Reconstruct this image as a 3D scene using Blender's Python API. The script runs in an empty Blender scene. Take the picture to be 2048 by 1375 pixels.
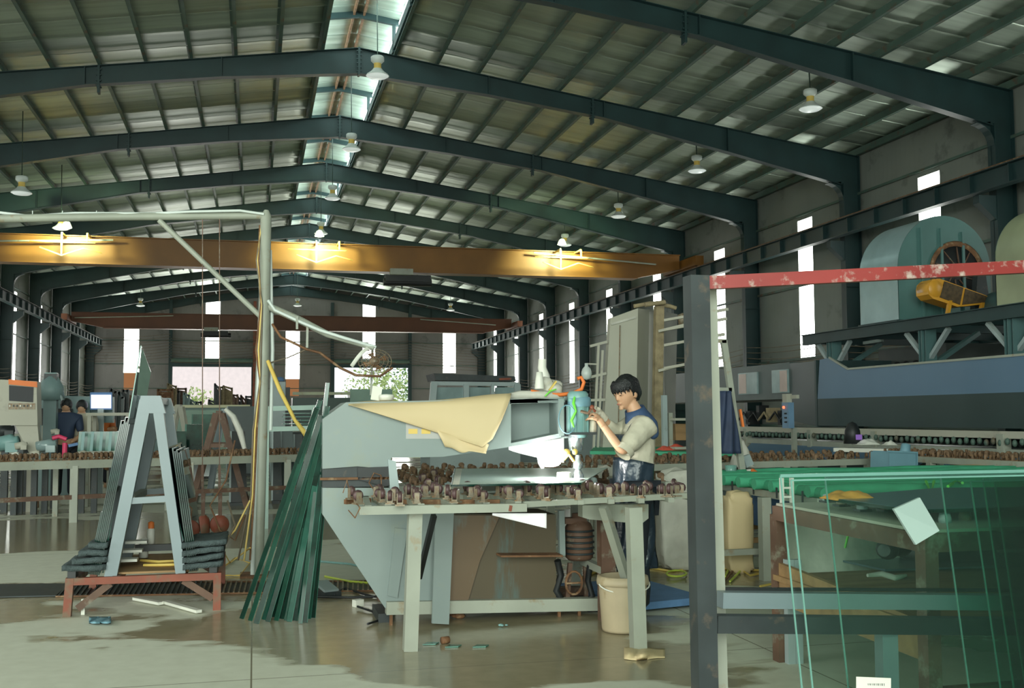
import bpy, math, random
from mathutils import Vector, Matrix
random.seed(7)
sc = bpy.context.scene
COL = sc.collection
PI = math.pi
# ------------------------------------------------------------------ camera
FPX, PITCH, YAW, ROLL = 2134.38, .0676323, .2368813, -.00517731
cp, sp = math.cos(PITCH), math.sin(PITCH); cy, sy = math.cos(YAW), math.sin(YAW)
FW = Vector((sy*cp, cy*cp, sp)); RT = Vector((cy, -sy, 0)); UP = RT.cross(FW)
cr, sr = math.cos(ROLL), math.sin(ROLL)
RT, UP = RT*cr + UP*sr, UP*cr - RT*sr
EYE = Vector((0, 0, 1.4))
cam_d = bpy.data.cameras.new('camera'); cam = bpy.data.objects.new('camera', cam_d); COL.objects.link(cam)
cam_d.sensor_width = 36; cam_d.lens = FPX/2048*36; cam_d.clip_end = 400; cam_d.clip_start = .05
M = Matrix((RT, UP, -FW)).transposed().to_4x4(); M.translation = EYE; cam.matrix_world = M
sc.camera = cam
# ------------------------------------------------------------------ world and light
sc.view_settings.view_transform = 'Standard'; sc.view_settings.look = 'None'
sc.view_settings.gamma = 1; sc.view_settings.use_curve_mapping = False
sc.view_settings.exposure = 0.22
sc.cycles.max_bounces = 7; sc.cycles.diffuse_bounces = 4; sc.cycles.glossy_bounces = 3
sc.cycles.transmission_bounces = 4; sc.cycles.transparent_max_bounces = 24
sc.cycles.caustics_reflective = False; sc.cycles.caustics_refractive = False
sc.cycles.sample_clamp_indirect = 4
world = bpy.data.worlds.new('World'); sc.world = world; world.use_nodes = True
bg = world.node_tree.nodes['Background']; bg.inputs[0].default_value = (.86, .95, 1, 1); bg.inputs[1].default_value = 1.5

def area(name, loc, rot, sx, sy_, power, color):
    l = bpy.data.lights.new(name, 'AREA'); l.shape = 'RECTANGLE'; l.size = sx; l.size_y = sy_
    l.energy = power; l.color = color
    o = bpy.data.objects.new(name, l); COL.objects.link(o); o.location = loc; o.rotation_euler = rot
    return o
# daylight from the open loading end of the hall behind the photographer, and from the far doors
area('daylight_open_end', (-3.6, -9.2, 4.4), (PI/2, 0, 0), 12, 7.4, 2600, (.9, 1, .87))
area('side_fill', (-10, 4, 2.8), (0, -PI/2, 0), 5, 8, 500, (.96, 1, .93))  # added side fill by the left wall, where no door is built
area('daylight_far_door', (-2.7, 72.9, 2.6), (-PI/2, 0, 0), 5, 4.2, 500, (1, .97, .93))
area('daylight_far_gate', (7.8, 72.9, 2.6), (-PI/2, 0, 0), 5, 4.2, 500, (1, 1, .9))
# ------------------------------------------------------------------ pixels of the 2048 frame to points
def ray(px, py): return FW + RT*((px-1024)/FPX) + UP*((687.5-py)/FPX)
def aD(px, py, d): return EYE + ray(px, py)*d
def aX(px, py, X): r = ray(px, py); return EYE + r*(X/r.x)
def aY(px, py, Y): r = ray(px, py); return EYE + r*(Y/r.y)
def aZ(px, py, z): r = ray(px, py); return EYE + r*((z-1.4)/r.z)
# ------------------------------------------------------------------ materials
MT = {}
def mat(name, color, rough=.5, metal=0., var=.12, scale=3., bump=0., bscale=30., alt=None, altamt=.5, altscale=2., emit=None, estr=0., stretch=None):
    """colour with cloudy variation; alt = a second colour in blotches (rust, dirt, worn paint)"""
    m = bpy.data.materials.new(name); m.use_nodes = True
    nt = m.node_tree; N = nt.nodes; L = nt.links; p = N['Principled BSDF']
    p.inputs['Roughness'].default_value = rough; p.inputs['Metallic'].default_value = metal
    tc = N.new('ShaderNodeTexCoord'); src = tc.outputs['Object']
    if stretch:
        mp = N.new('ShaderNodeMapping'); mp.inputs['Scale'].default_value = stretch; L.new(src, mp.inputs[0]); src = mp.outputs[0]
    n = N.new('ShaderNodeTexNoise'); n.inputs['Scale'].default_value = scale; n.inputs['Detail'].default_value = 4; L.new(src, n.inputs[0])
    r = N.new('ShaderNodeValToRGB'); c = color
    r.color_ramp.elements[0].position = .3; r.color_ramp.elements[1].position = .7
    r.color_ramp.elements[0].color = (*[v*(1-var) for v in c], 1); r.color_ramp.elements[1].color = (*[min(1, v*(1+var)) for v in c], 1)
    L.new(n.outputs[0], r.inputs[0]); out = r.outputs[0]
    if alt:
        n2 = N.new('ShaderNodeTexNoise'); n2.inputs['Scale'].default_value = altscale; n2.inputs['Detail'].default_value = 6; n2.inputs['Roughness'].default_value = .65; L.new(src, n2.inputs[0])
        r2 = N.new('ShaderNodeValToRGB'); e = r2.color_ramp.elements
        e[0].position = 1-altamt-.06; e[1].position = 1-altamt+.06; e[0].color = (0, 0, 0, 1); e[1].color = (1, 1, 1, 1)
        L.new(n2.outputs[0], r2.inputs[0])
        mx = N.new('ShaderNodeMixRGB'); mx.inputs[2].default_value = (*alt, 1); L.new(r2.outputs[0], mx.inputs[0]); L.new(out, mx.inputs[1]); out = mx.outputs[0]
    L.new(out, p.inputs['Base Color'])
    if bump:
        nb = N.new('ShaderNodeTexNoise'); nb.inputs['Scale'].default_value = bscale; L.new(src, nb.inputs[0])
        b = N.new('ShaderNodeBump'); b.inputs['Strength'].default_value = bump; b.inputs['Distance'].default_value = .02
        L.new(nb.outputs[0], b.inputs['Height']); L.new(b.outputs[0], p.inputs['Normal'])
    if emit:
        p.inputs['Emission Color'].default_value = (*emit, 1); p.inputs['Emission Strength'].default_value = estr
    MT[name] = m
    return m
def emitter(name, color, s):
    m = bpy.data.materials.new(name); m.use_nodes = True; nt = m.node_tree; nt.nodes.clear()
    e = nt.nodes.new('ShaderNodeEmission'); e.inputs[0].default_value = (*color, 1); e.inputs[1].default_value = s
    o = nt.nodes.new('ShaderNodeOutputMaterial'); nt.links.new(e.outputs[0], o.inputs[0]); return m
def glass(name, tint, gloss=.9, rough=.02, solid=0., solidcol=(.1, .3, .25)):
    """thin flat glass: tinted see-through plus a Fresnel mirror; solid = share of dusty film"""
    m = bpy.data.materials.new(name); m.use_nodes = True; nt = m.node_tree; N = nt.nodes; L = nt.links; N.clear()
    t = N.new('ShaderNodeBsdfTransparent'); t.inputs[0].default_value = (*tint, 1)
    g = N.new('ShaderNodeBsdfGlossy'); g.inputs[0].default_value = (gloss, gloss, gloss, 1); g.inputs['Roughness'].default_value = rough
    d = N.new('ShaderNodeBsdfDiffuse'); d.inputs[0].default_value = (*solidcol, 1)
    f = N.new('ShaderNodeFresnel'); f.inputs[0].default_value = 1.5
    a = N.new('ShaderNodeMixShader'); a.inputs[0].default_value = solid; L.new(t.outputs[0], a.inputs[1]); L.new(d.outputs[0], a.inputs[2])
    b = N.new('ShaderNodeMixShader'); L.new(f.outputs[0], b.inputs[0]); L.new(a.outputs[0], b.inputs[1]); L.new(g.outputs[0], b.inputs[2])
    o = N.new('ShaderNodeOutputMaterial'); L.new(b.outputs[0], o.inputs[0]); return m

MT['steel_green'] = mat('steel_green', (.012, .036, .037), .5, 0, .2, 1.5)
MT['steel_purlin'] = mat('steel_purlin', (.07, .12, .095), .55, 0, .2, 1.5, alt=(.12, .07, .04), altamt=.4)
MT['crane_orange'] = mat('crane_orange', (.2, .085, .012), .5, 0, .15, 1.)
MT['crane_brown'] = mat('crane_brown', (.11, .035, .012), .5, 0, .15, 1.)
MT['white_enamel'] = mat('white_enamel', (.62, .68, .64), .35, 0, .06)
MT['grey_paint'] = mat('grey_paint', (.33, .4, .4), .45, 0, .1, 2, alt=(.2, .17, .11), altamt=.3, altscale=6)
MT['light_paint'] = mat('light_paint', (.33, .35, .29), .5, 0, .12, 3, alt=(.3, .24, .15), altamt=.36, altscale=7)
MT['aframe_grey'] = mat('aframe_grey', (.2, .25, .27), .4, 0, .08, 2)
MT['machine_grey'] = mat('machine_grey', (.22, .27, .26), .42, 0, .08, 1.5, alt=(.24, .28, .24), altamt=.36, altscale=3)
MT['machine_dirty'] = mat('machine_dirty', (.12, .17, .16), .45, 0, .3, 2, alt=(.13, .085, .045), altamt=.52, altscale=3, stretch=(1, 1, .35))
MT['tray_dirty'] = mat('tray_dirty', (.07, .12, .115), .5, 0, .3, 3, alt=(.085, .065, .035), altamt=.53, altscale=2.5, stretch=(1.6, 1, .3))
MT['dark_steel'] = mat('dark_steel', (.032, .04, .042), .5, .1, .3, 4, alt=(.1, .08, .06), altamt=.35, altscale=9)
MT['black'] = mat('black', (.012, .014, .015), .5, 0, .3)
MT['black_screen'] = mat('black_screen', (.008, .01, .014), .55, 0, .1)
MT['rust'] = mat('rust', (.17, .08, .035), .75, 0, .4, 8, bump=.3, alt=(.3, .2, .11), altamt=.4, altscale=12)
MT['rust_red'] = mat('rust_red', (.22, .055, .028), .6, 0, .2, 4, alt=(.16, .1, .06), altamt=.45, altscale=5)
MT['red_paint'] = mat('red_paint', (.24, .028, .024), .42, 0, .2, 3, alt=(.42, .33, .29), altamt=.385, altscale=13)
MT['caster_grey'] = mat('caster_grey', (.24, .2, .14), .5, .2, .3, 20, alt=(.2, .11, .05), altamt=.45, altscale=25)
MT['caster_wheel'] = mat('caster_wheel', (.09, .045, .045), .5, 0, .5, 20)
MT['caster_rust'] = mat('caster_rust', (.2, .12, .065), .7, 0, .5, 25)
MT['wood'] = mat('wood', (.33, .2, .09), .7, 0, .25, 2, stretch=(1, 6, 6), bump=.2)
MT['brown_beam'] = mat('brown_beam', (.13, .07, .045), .65, 0, .3, 4, alt=(.22, .2, .15), altamt=.4, altscale=9)
MT['rubber'] = mat('rubber', (.05, .07, .072), .85, 0, .3, 12, bump=.6, bscale=60)
MT['cream_sheet'] = mat('cream_sheet', (.62, .49, .28), .6, 0, .05, 1.5)
MT['blue_paint'] = mat('blue_paint', (.1, .18, .27), .4, 0, .06, 1)
MT['furnace_dark'] = mat('furnace_dark', (.022, .045, .045), .4, 0, .12, 1)
MT['teal_paint'] = mat('teal_paint', (.2, .37, .36), .4, 0, .08, 1.5)
MT['yellow_guard'] = mat('yellow_guard', (.62, .3, .03), .4, 0, .1)
MT['yellow'] = mat('yellow', (.7, .5, .12), .5, 0, .1)
MT['orange'] = mat('orange', (.8, .2, .04), .55, 0, .1)
MT['lime'] = mat('lime', (.2, .75, .08), .45, 0, .1)
MT['green_foam'] = mat('green_foam', (.06, .36, .2), .7, 0, .12, 6, bump=.2)
MT['white_plastic'] = mat('white_plastic', (.72, .72, .64), .5, 0, .07, 5)
MT['bag_white'] = mat('bag_white', (.55, .54, .47), .6, 0, .15, 5, bump=.5, bscale=12)
MT['bucket'] = mat('bucket', (.5, .41, .27), .55, 0, .12, 4, alt=(.36, .26, .14), altamt=.38, altscale=5)
MT['blue_mat'] = mat('blue_mat', (.1, .2, .38), .7, 0, .15, 8)
MT['panel_beige'] = mat('panel_beige', (.46, .45, .37), .6, 0, .07, 1, alt=(.34, .31, .26), altamt=.35)
MT['cyan_box'] = mat('cyan_box', (.17, .33, .4), .5, 0, .08)
MT['white_screen'] = emitter('white_screen', (.85, .9, 1), 1.3)
MT['lamp_white'] = emitter('lamp_white', (1, 1, .97), 14)
MT['daylight_pane'] = emitter('daylight_pane', (.95, 1, .92), 8)
MT['vent_pane'] = emitter('vent_pane', (.8, .98, .95), 8.5)
MT['stained_pane'] = emitter('stained_pane', (.62, .28, .12), .45)
MT['glass_clear'] = glass('glass_clear', (.80, .93, .88), solid=.04, solidcol=(.5, .65, .6))
MT['glass_green'] = glass('glass_green', (.5, .8, .7), solid=.05, solidcol=(.1, .4, .32))
MT['glass_dark'] = glass('glass_dark', (.16, .34, .29), solid=.35, solidcol=(.02, .1, .08))
MT['glass_edge'] = mat('glass_edge', (.004, .03, .021), .1, 0, .5, 8)
MT['glass_edge_light'] = mat('glass_edge_light', (.04, .17, .125), .15, 0, .3, 8)
# ------------------------------------------------------------------ mesh builder
def rotm(ax, ang): return Matrix.Rotation(ang, 3, ax)
class MB:
    def __init__(s): s.v = []; s.f = []; s.sm = []
    def add(s, vs, fs, smooth=False):
        n = len(s.v); s.v += [Vector(p) for p in vs]; s.f += [tuple(i+n for i in q) for q in fs]; s.sm += [smooth]*len(fs); return s
    def box(s, c, d, R=None):
        c = Vector(c); vs = []
        for z in (-.5, .5):
            for x, y in ((-.5, -.5), (.5, -.5), (.5, .5), (-.5, .5)):
                p = Vector((x*d[0], y*d[1], z*d[2])); vs.append(c + (R @ p if R else p))
        return s.add(vs, [(3, 2, 1, 0), (4, 5, 6, 7), (0, 1, 5, 4), (1, 2, 6, 5), (2, 3, 7, 6), (3, 0, 4, 7)])
    def span(s, a, b):
        a = Vector(a); b = Vector(b); return s.box((a+b)/2, [abs(b[i]-a[i]) for i in range(3)])
    def bar(s, p, q, w, h=None, up=(0, 0, 1)):
        """box section from p to q, w wide sideways, h along up"""
        p = Vector(p); q = Vector(q); h = h or w; d = q-p
        if d.length < 1e-6: return s
        z = d.normalized(); x = z.cross(Vector(up))
        if x.length < 1e-3: x = z.cross(Vector((1, 0, 0)))
        x.normalize(); y = z.cross(x); R = Matrix((x, y, z)).transposed()
        return s.box((p+q)/2, (w, h, d.length), R)
    def tube(s, pts, r, n=8, caps=True):
        pts = [Vector(p) for p in pts]; rr = r if isinstance(r, (list, tuple)) else [r]*len(pts)
        vs = []; X = None
        for i, p in enumerate(pts):
            d = (pts[min(i+1, len(pts)-1)] - pts[max(i-1, 0)]).normalized()
            if X is None:
                X = d.cross(Vector((0, 0, 1)));  X = X if X.length > 1e-3 else d.cross(Vector((1, 0, 0)))
            X = (X - d*X.dot(d)).normalized(); Y = d.cross(X)
            vs += [p + (X*math.cos(2*PI*k/n) + Y*math.sin(2*PI*k/n))*rr[i] for k in range(n)]
        fs = [(i*n+k, i*n+(k+1) % n, (i+1)*n+(k+1) % n, (i+1)*n+k) for i in range(len(pts)-1) for k in range(n)]
        s.add(vs, fs, n > 5)
        if caps: s.add(vs[:n][::-1], [tuple(range(n))]); s.add(vs[-n:], [tuple(range(n))])
        return s
    def lathe(s, prof, o, axis=(0, 0, 1), n=20, smooth=True):
        a = Vector(axis).normalized(); X = a.cross(Vector((0, 0, 1))); X = X if X.length > 1e-3 else Vector((1, 0, 0)); X.normalize(); Y = a.cross(X); o = Vector(o)
        vs = [o + a*z + (X*math.cos(2*PI*k/n) + Y*math.sin(2*PI*k/n))*max(r, 1e-4) for r, z in prof for k in range(n)]
        return s.add(vs, [(i*n+k, i*n+(k+1) % n, (i+1)*n+(k+1) % n, (i+1)*n+k) for i in range(len(prof)-1) for k in range(n)], smooth)
    def prism(s, poly, ext):
        ext = Vector(ext); poly = [Vector(p) for p in poly]; n = len(poly)
        return s.add(poly + [p+ext for p in poly], [tuple(range(n))[::-1], tuple(range(n, 2*n))] + [(i, (i+1) % n, (i+1) % n+n, i+n) for i in range(n)])
    def grid(s, fn, nu, nv, th=0., smooth=True):
        vs = [Vector(fn(i/nu, j/nv)) for j in range(nv+1) for i in range(nu+1)]
        fs = [(j*(nu+1)+i, j*(nu+1)+i+1, (j+1)*(nu+1)+i+1, (j+1)*(nu+1)+i) for j in range(nv) for i in range(nu)]
        if th:
            n0 = len(vs); off = Vector((0, 0, -th)) if not isinstance(th, Vector) else th
            vs2 = vs + [p+off for p in vs]
            e = [(i, i+1) for i in range(nu)] + [((j+1)*(nu+1), j*(nu+1)) for j in range(nv)] + [(nv*(nu+1)+i+1, nv*(nu+1)+i) for i in range(nu)] + [(j*(nu+1)+nu, (j+1)*(nu+1)+nu) for j in range(nv)]
            return s.add(vs2, fs + [tuple(q+n0 for q in f[::-1]) for f in fs] + [(b, a, a+n0, b+n0) for a, b in e], smooth)
        return s.add(vs, fs, smooth)
    def ball(s, c, r, sc_=(1, 1, 1), n=10, R=None):
        c = Vector(c); vs = []; m = n//2+1
        for i in range(m+1):
            t = PI*i/m
            for k in range(n):
                p = Vector((math.sin(t)*math.cos(2*PI*k/n)*sc_[0], math.sin(t)*math.sin(2*PI*k/n)*sc_[1], math.cos(t)*sc_[2]))*r
                vs.append(c + (R @ p if R else p))
        return s.add(vs, [(i*n+k, (i+1)*n+k, (i+1)*n+(k+1) % n, i*n+(k+1) % n) for i in range(m) for k in range(n)], True)
    def mesh(s, name, m, o=(0, 0, 0)):
        me = bpy.data.meshes.new(name); o = Vector(o)
        me.from_pydata([tuple(v-o) for v in s.v], [], s.f)
        me.polygons.foreach_set('use_smooth', s.sm); me.materials.append(MT[m] if isinstance(m, str) else m); me.update()
        return me
ORD = ('first', 'second', 'third', 'fourth', 'fifth', 'sixth', 'seventh', 'eighth', 'ninth', 'tenth', 'eleventh', 'twelfth', 'thirteenth', 'fourteenth', 'fifteenth', 'sixteenth')
def base_of(p):
    o = Vector((0, 0, 0))
    while p is not None: o += Vector(p.location); p = p.parent
    return o
def link(name, me, parent=None, loc=(0, 0, 0)):
    o = bpy.data.objects.new(name, me); COL.objects.link(o)
    if parent is not None: o.parent = parent
    o.location = loc; return o
def part(name, mb, m, parent, label=None):
    """a mesh in world coordinates as a child of parent"""
    o = link(name, mb.mesh(name, m, base_of(parent)), parent)
    if label: o['label'] = label
    return o
def thing(name, loc, label, cat, group=None):
    o = bpy.data.objects.new(name, None); COL.objects.link(o); o.location = loc; o.empty_display_size = .1
    o['label'] = label; o['category'] = cat
    if group: o['group'] = group
    return o
def solo(name, mb, m, label, cat, group=None, kind=None, loc=None):
    if loc is None:
        xs = [v.x for v in mb.v]; ys = [v.y for v in mb.v]; zs = [v.z for v in mb.v]
        loc = ((min(xs)+max(xs))/2, (min(ys)+max(ys))/2, min(zs))
    o = link(name, mb.mesh(name, m, loc), None, loc); o['label'] = label; o['category'] = cat
    if group: o['group'] = group
    if kind: o['kind'] = kind
    return o
def struct(name, mb=None, m=None, loc=(0, 0, 0)):
    o = link(name, mb.mesh(name, m, loc) if mb else None, None, loc); o['kind'] = 'structure'; return o
def kids(o): return [c for c in bpy.data.objects if c.parent is o]
def dup_tree(o, loc, label, group=None, parent=None):
    ch = kids(o); c = o.copy(); COL.objects.link(c); c.location = loc; c.parent = parent
    if label: c['label'] = label
    if group: c['group'] = group
    for k in ch: dup_tree(k, k.location, None, None, c)
    return c
def sag(a, b, drop, n=10):
    a = Vector(a); b = Vector(b)
    return [a.lerp(b, i/n) - Vector((0, 0, drop*4*(i/n)*(1-i/n))) for i in range(n+1)]
# ================================================================== THE HALL
XR, XL, XC = 15.83, -10.68, 2.37          # wall sheets right / left, ridge
ZE, ZR = 8.32, 10.29                      # frame top at the eaves and the ridge
FY = [19.462 + 6*k for k in range(-4, 10)]
Y0, Y1 = -9.0, 73.85
def ztop(x): return ZR - (ZR-ZE)*(abs(x-XC)/(XR-XC))
# floor -------------------------------------------------------------
def floor_mat():
    m = bpy.data.materials.new('wet_concrete'); m.use_nodes = True; nt = m.node_tree; N = nt.nodes; L = nt.links; p = N['Principled BSDF']
    g = N.new('ShaderNodeNewGeometry')
    mp = N.new('ShaderNodeMapping'); mp.inputs['Scale'].default_value = (.55, 1.1, 1); L.new(g.outputs['Position'], mp.inputs[0])
    n1 = N.new('ShaderNodeTexNoise'); n1.inputs['Scale'].default_value = .9; n1.inputs['Detail'].default_value = 5; n1.inputs['Roughness'].default_value = .55; n1.inputs['Distortion'].default_value = .4; L.new(mp.outputs[0], n1.inputs[0])
    n2 = N.new('ShaderNodeTexNoise'); n2.inputs['Scale'].default_value = 9; n2.inputs['Detail'].default_value = 6; L.new(g.outputs['Position'], n2.inputs[0])
    # worn dry areas: by the trolley and the aisle; elsewhere the floor is wet
    def spot(cx, cy_, rx, ry, amt):
        v = N.new('ShaderNodeVectorMath'); v.operation = 'SUBTRACT'; v.inputs[1].default_value = (cx, cy_, 0); L.new(g.outputs['Position'], v.inputs[0])
        v2 = N.new('ShaderNodeVectorMath'); v2.operation = 'DIVIDE'; v2.inputs[1].default_value = (rx, ry, 1); L.new(v.outputs[0], v2.inputs[0])
        ln = N.new('ShaderNodeVectorMath'); ln.operation = 'LENGTH'; L.new(v2.outputs[0], ln.inputs[0])
        mr = N.new('ShaderNodeMapRange'); mr.interpolation_type = 'SMOOTHSTEP'; mr.inputs[1].default_value = .6; mr.inputs[2].default_value = 1.25; mr.inputs[3].default_value = amt; mr.inputs[4].default_value = 0; L.new(ln.outputs['Value'], mr.inputs[0]); return mr.outputs[0]
    tot = None
    for q in ((-1.4, 5.4, 2.0, 2.0, -.3), (1.6, 4.6, 1.2, .8, -.22), (-2.6, 11.1, 2.6, 1.15, -.3), (.6, 10.6, .8, 1.3, -.3), (3.6, 5.0, .9, .8, -.25), (-1, 14.2, 6, 1.8, .16), (1.2, 6.6, 1.6, 1.0, .12), (-1.3, 8.4, 1.5, .7, .05), (-1.2, 20.5, 5, 2.4, -.3)):
        o_ = spot(*q)
        if tot is not None:
            s_ = N.new('ShaderNodeMath'); s_.operation = 'ADD'; L.new(tot, s_.inputs[0]); L.new(o_, s_.inputs[1]); o_ = s_.outputs[0]
        tot = o_
    ad = N.new('ShaderNodeMath'); ad.operation = 'ADD'; L.new(n1.outputs[0], ad.inputs[0]); L.new(tot, ad.inputs[1])
    w = N.new('ShaderNodeValToRGB'); w.color_ramp.elements[0].position = .46; w.color_ramp.elements[1].position = .50; L.new(ad.outputs[0], w.inputs[0])
    dry = N.new('ShaderNodeMixRGB'); dry.inputs[1].default_value = (.56, .56, .45, 1); dry.inputs[2].default_value = (.72, .73, .61, 1); L.new(n2.outputs[0], dry.inputs[0])
    wet = N.new('ShaderNodeMixRGB'); wet.inputs[1].default_value = (.24, .21, .13, 1); wet.inputs[2].default_value = (.36, .32, .21, 1); L.new(n2.outputs[0], wet.inputs[0])
    c = N.new('ShaderNodeMixRGB'); L.new(w.outputs[0], c.inputs[0]); L.new(dry.outputs[0], c.inputs[1]); L.new(wet.outputs[0], c.inputs[2])
    # slab joints
    br = N.new('ShaderNodeTexBrick'); br.offset = 0; br.inputs['Scale'].default_value = 1; br.inputs['Brick Width'].default_value = 3; br.inputs['Row Height'].default_value = 3; br.inputs['Mortar Size'].default_value = .005
    L.new(g.outputs['Position'], br.inputs[0])
    j = N.new('ShaderNodeMixRGB'); j.inputs[2].default_value = (.2, .18, .12, 1); L.new(br.outputs['Fac'], j.inputs[0]); L.new(c.outputs[0], j.inputs[1])
    L.new(j.outputs[0], p.inputs['Base Color'])
    rr = N.new('ShaderNodeMapRange'); rr.inputs[3].default_value = .62; rr.inputs[4].default_value = .17; L.new(w.outputs[0], rr.inputs[0]); L.new(rr.outputs[0], p.inputs['Roughness'])
    b = N.new('ShaderNodeBump'); b.inputs['Strength'].default_value = .12; b.inputs['Distance'].default_value = .01; L.new(n2.outputs[0], b.inputs['Height']); L.new(b.outputs[0], p.inputs['Normal'])
    return m
MT['floor'] = floor_mat()
struct('floor', MB().span((XL-.3, Y0-2, -.2), (XR+.3, Y1+.3, 0)), 'floor')
# roof sheets ---------------------------------------------------------
def roof_mat():
    m = bpy.data.materials.new('roof_foil'); m.use_nodes = True; nt = m.node_tree; N = nt.nodes; L = nt.links; p = N['Principled BSDF']
    g = N.new('ShaderNodeNewGeometry'); oi = N.new('ShaderNodeObjectInfo')
    mp = N.new('ShaderNodeMapping'); mp.inputs['Scale'].default_value = (.35, 5, .35); L.new(g.outputs['Position'], mp.inputs[0])
    n = N.new('ShaderNodeTexNoise'); n.inputs['Scale'].default_value = 1.0; n.inputs['Detail'].default_value = 4; L.new(mp.outputs[0], n.inputs[0])
    r = N.new('ShaderNodeValToRGB'); r.color_ramp.elements[0].position = .3; r.color_ramp.elements[1].position = .75
    r.color_ramp.elements[0].color = (.46, .55, .46, 1); r.color_ramp.elements[1].color = (.68, .79, .67, 1); L.new(n.outputs[0], r.inputs[0])
    mu = N.new('ShaderNodeMixRGB'); mu.blend_type = 'MULTIPLY'; mu.inputs[0].default_value = .25; L.new(r.outputs[0], mu.inputs[1]); L.new(oi.outputs['Random'], mu.inputs[2])
    L.new(mu.outputs[0], p.inputs['Base Color'])
    p.inputs['Metallic'].default_value = .55; p.inputs['Roughness'].default_value = .42
    b = N.new('ShaderNodeBump'); b.inputs['Strength'].default_value = .2; b.inputs['Distance'].default_value = .03; L.new(n.outputs[0], b.inputs['Height']); L.new(b.outputs[0], p.inputs['Normal'])
    return m
MT['foil'] = roof_mat()
ceiling = struct('ceiling')
PW = 1.0
VENT = .85
for side, xe in ((1, XR+.2), (-1, XL-.2)):
    x0 = XC + side*VENT
    def fn(u, v, x0=x0, xe=xe):
        x = x0 + (xe-x0)*u; w = .012*math.sin(PI*v) - (.03 if v in (0., 1.) else 0)
        return (x, v*(PW-.004), ztop(x)+.24 + w + .012*abs(math.sin(u*13*PI)))
    me = MB().grid(fn, 26, 6, .02).mesh('roof_panel', 'foil')
    y = Y0
    while y < Y1:
        link('roof_panel', me, ceiling, (0, y, 0)); y += PW
# purlins
for side in (1, -1):
    xe = XR if side > 0 else XL
    me0 = None
    nP = 13
    for i in range(nP):
        x = XC + side*(VENT+.05) + (xe - side*.12 - XC - side*(VENT+.05))*i/(nP-1)
        mb = MB().box((0, (Y0+Y1)/2, .11), (.014, Y1-Y0, .2)).box((side*.035, (Y0+Y1)/2, .2), (.07, Y1-Y0, .014)).box((-side*.035, (Y0+Y1)/2, .02), (.07, Y1-Y0, .014))
        me0 = me0 or mb.mesh('purlin', 'steel_purlin')
        link('purlin', me0, ceiling, (x, 0, ztop(x)))
# ridge vent: raised little roof on posts, bright open sides
def vz(x): return ztop(x) + .95
me = None
for side in (1, -1):
    def fn(u, v, side=side):
        x = XC + side*1.25*u
        return (x, v*1.98, vz(x) + .02*math.sin(PI*v*6))
    me = MB().grid(fn, 4, 12, .02).mesh('vent_panel', 'foil')
    y = Y0
    while y < Y1: link('vent_panel', me, ceiling, (0, y, 0)); y += 2
rib = MB().bar((XC-1.2, 0, vz(XC+1.2)-.1), (XC, 0, vz(XC)-.1), .1, .14).bar((XC+1.2, 0, vz(XC+1.2)-.1), (XC, 0, vz(XC)-.1), .1, .14)
for s_ in (1, -1): rib.bar((XC+s_*VENT, 0, ztop(XC+VENT)+.1), (XC+s_*VENT, 0, vz(XC+VENT)-.1), .08)
rib_me = rib.mesh('vent_frame', 'steel_green')
for k in range(-4, 10):
    link('vent_frame', rib_me, ceiling, (0, FY[0]+6*(k+4), 0))
    link('vent_frame', rib_me, ceiling, (0, FY[0]+6*(k+4)-3, 0))
kb = MB()
for s_ in (1, -1): part('vent_pane', MB().box((XC+s_*(VENT+.12), (Y0+Y1)/2, ztop(XC+VENT)+.62), (.01, Y1-Y0, .46)), 'vent_pane', ceiling)
for s_ in (1, -1): kb.box((XC+s_*VENT, (Y0+Y1)/2, ztop(XC+VENT)+.27), (.05, Y1-Y0, .22))
part('vent_kerb', kb, 'steel_green', ceiling)
part('ridge_purlin', MB().box((XC-.12, (Y0+Y1)/2, vz(XC)-.08), (.05, Y1-Y0, .12)).box((XC+.12, (Y0+Y1)/2, vz(XC)-.08), (.05, Y1-Y0, .12)), 'rust', ceiling)
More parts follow.
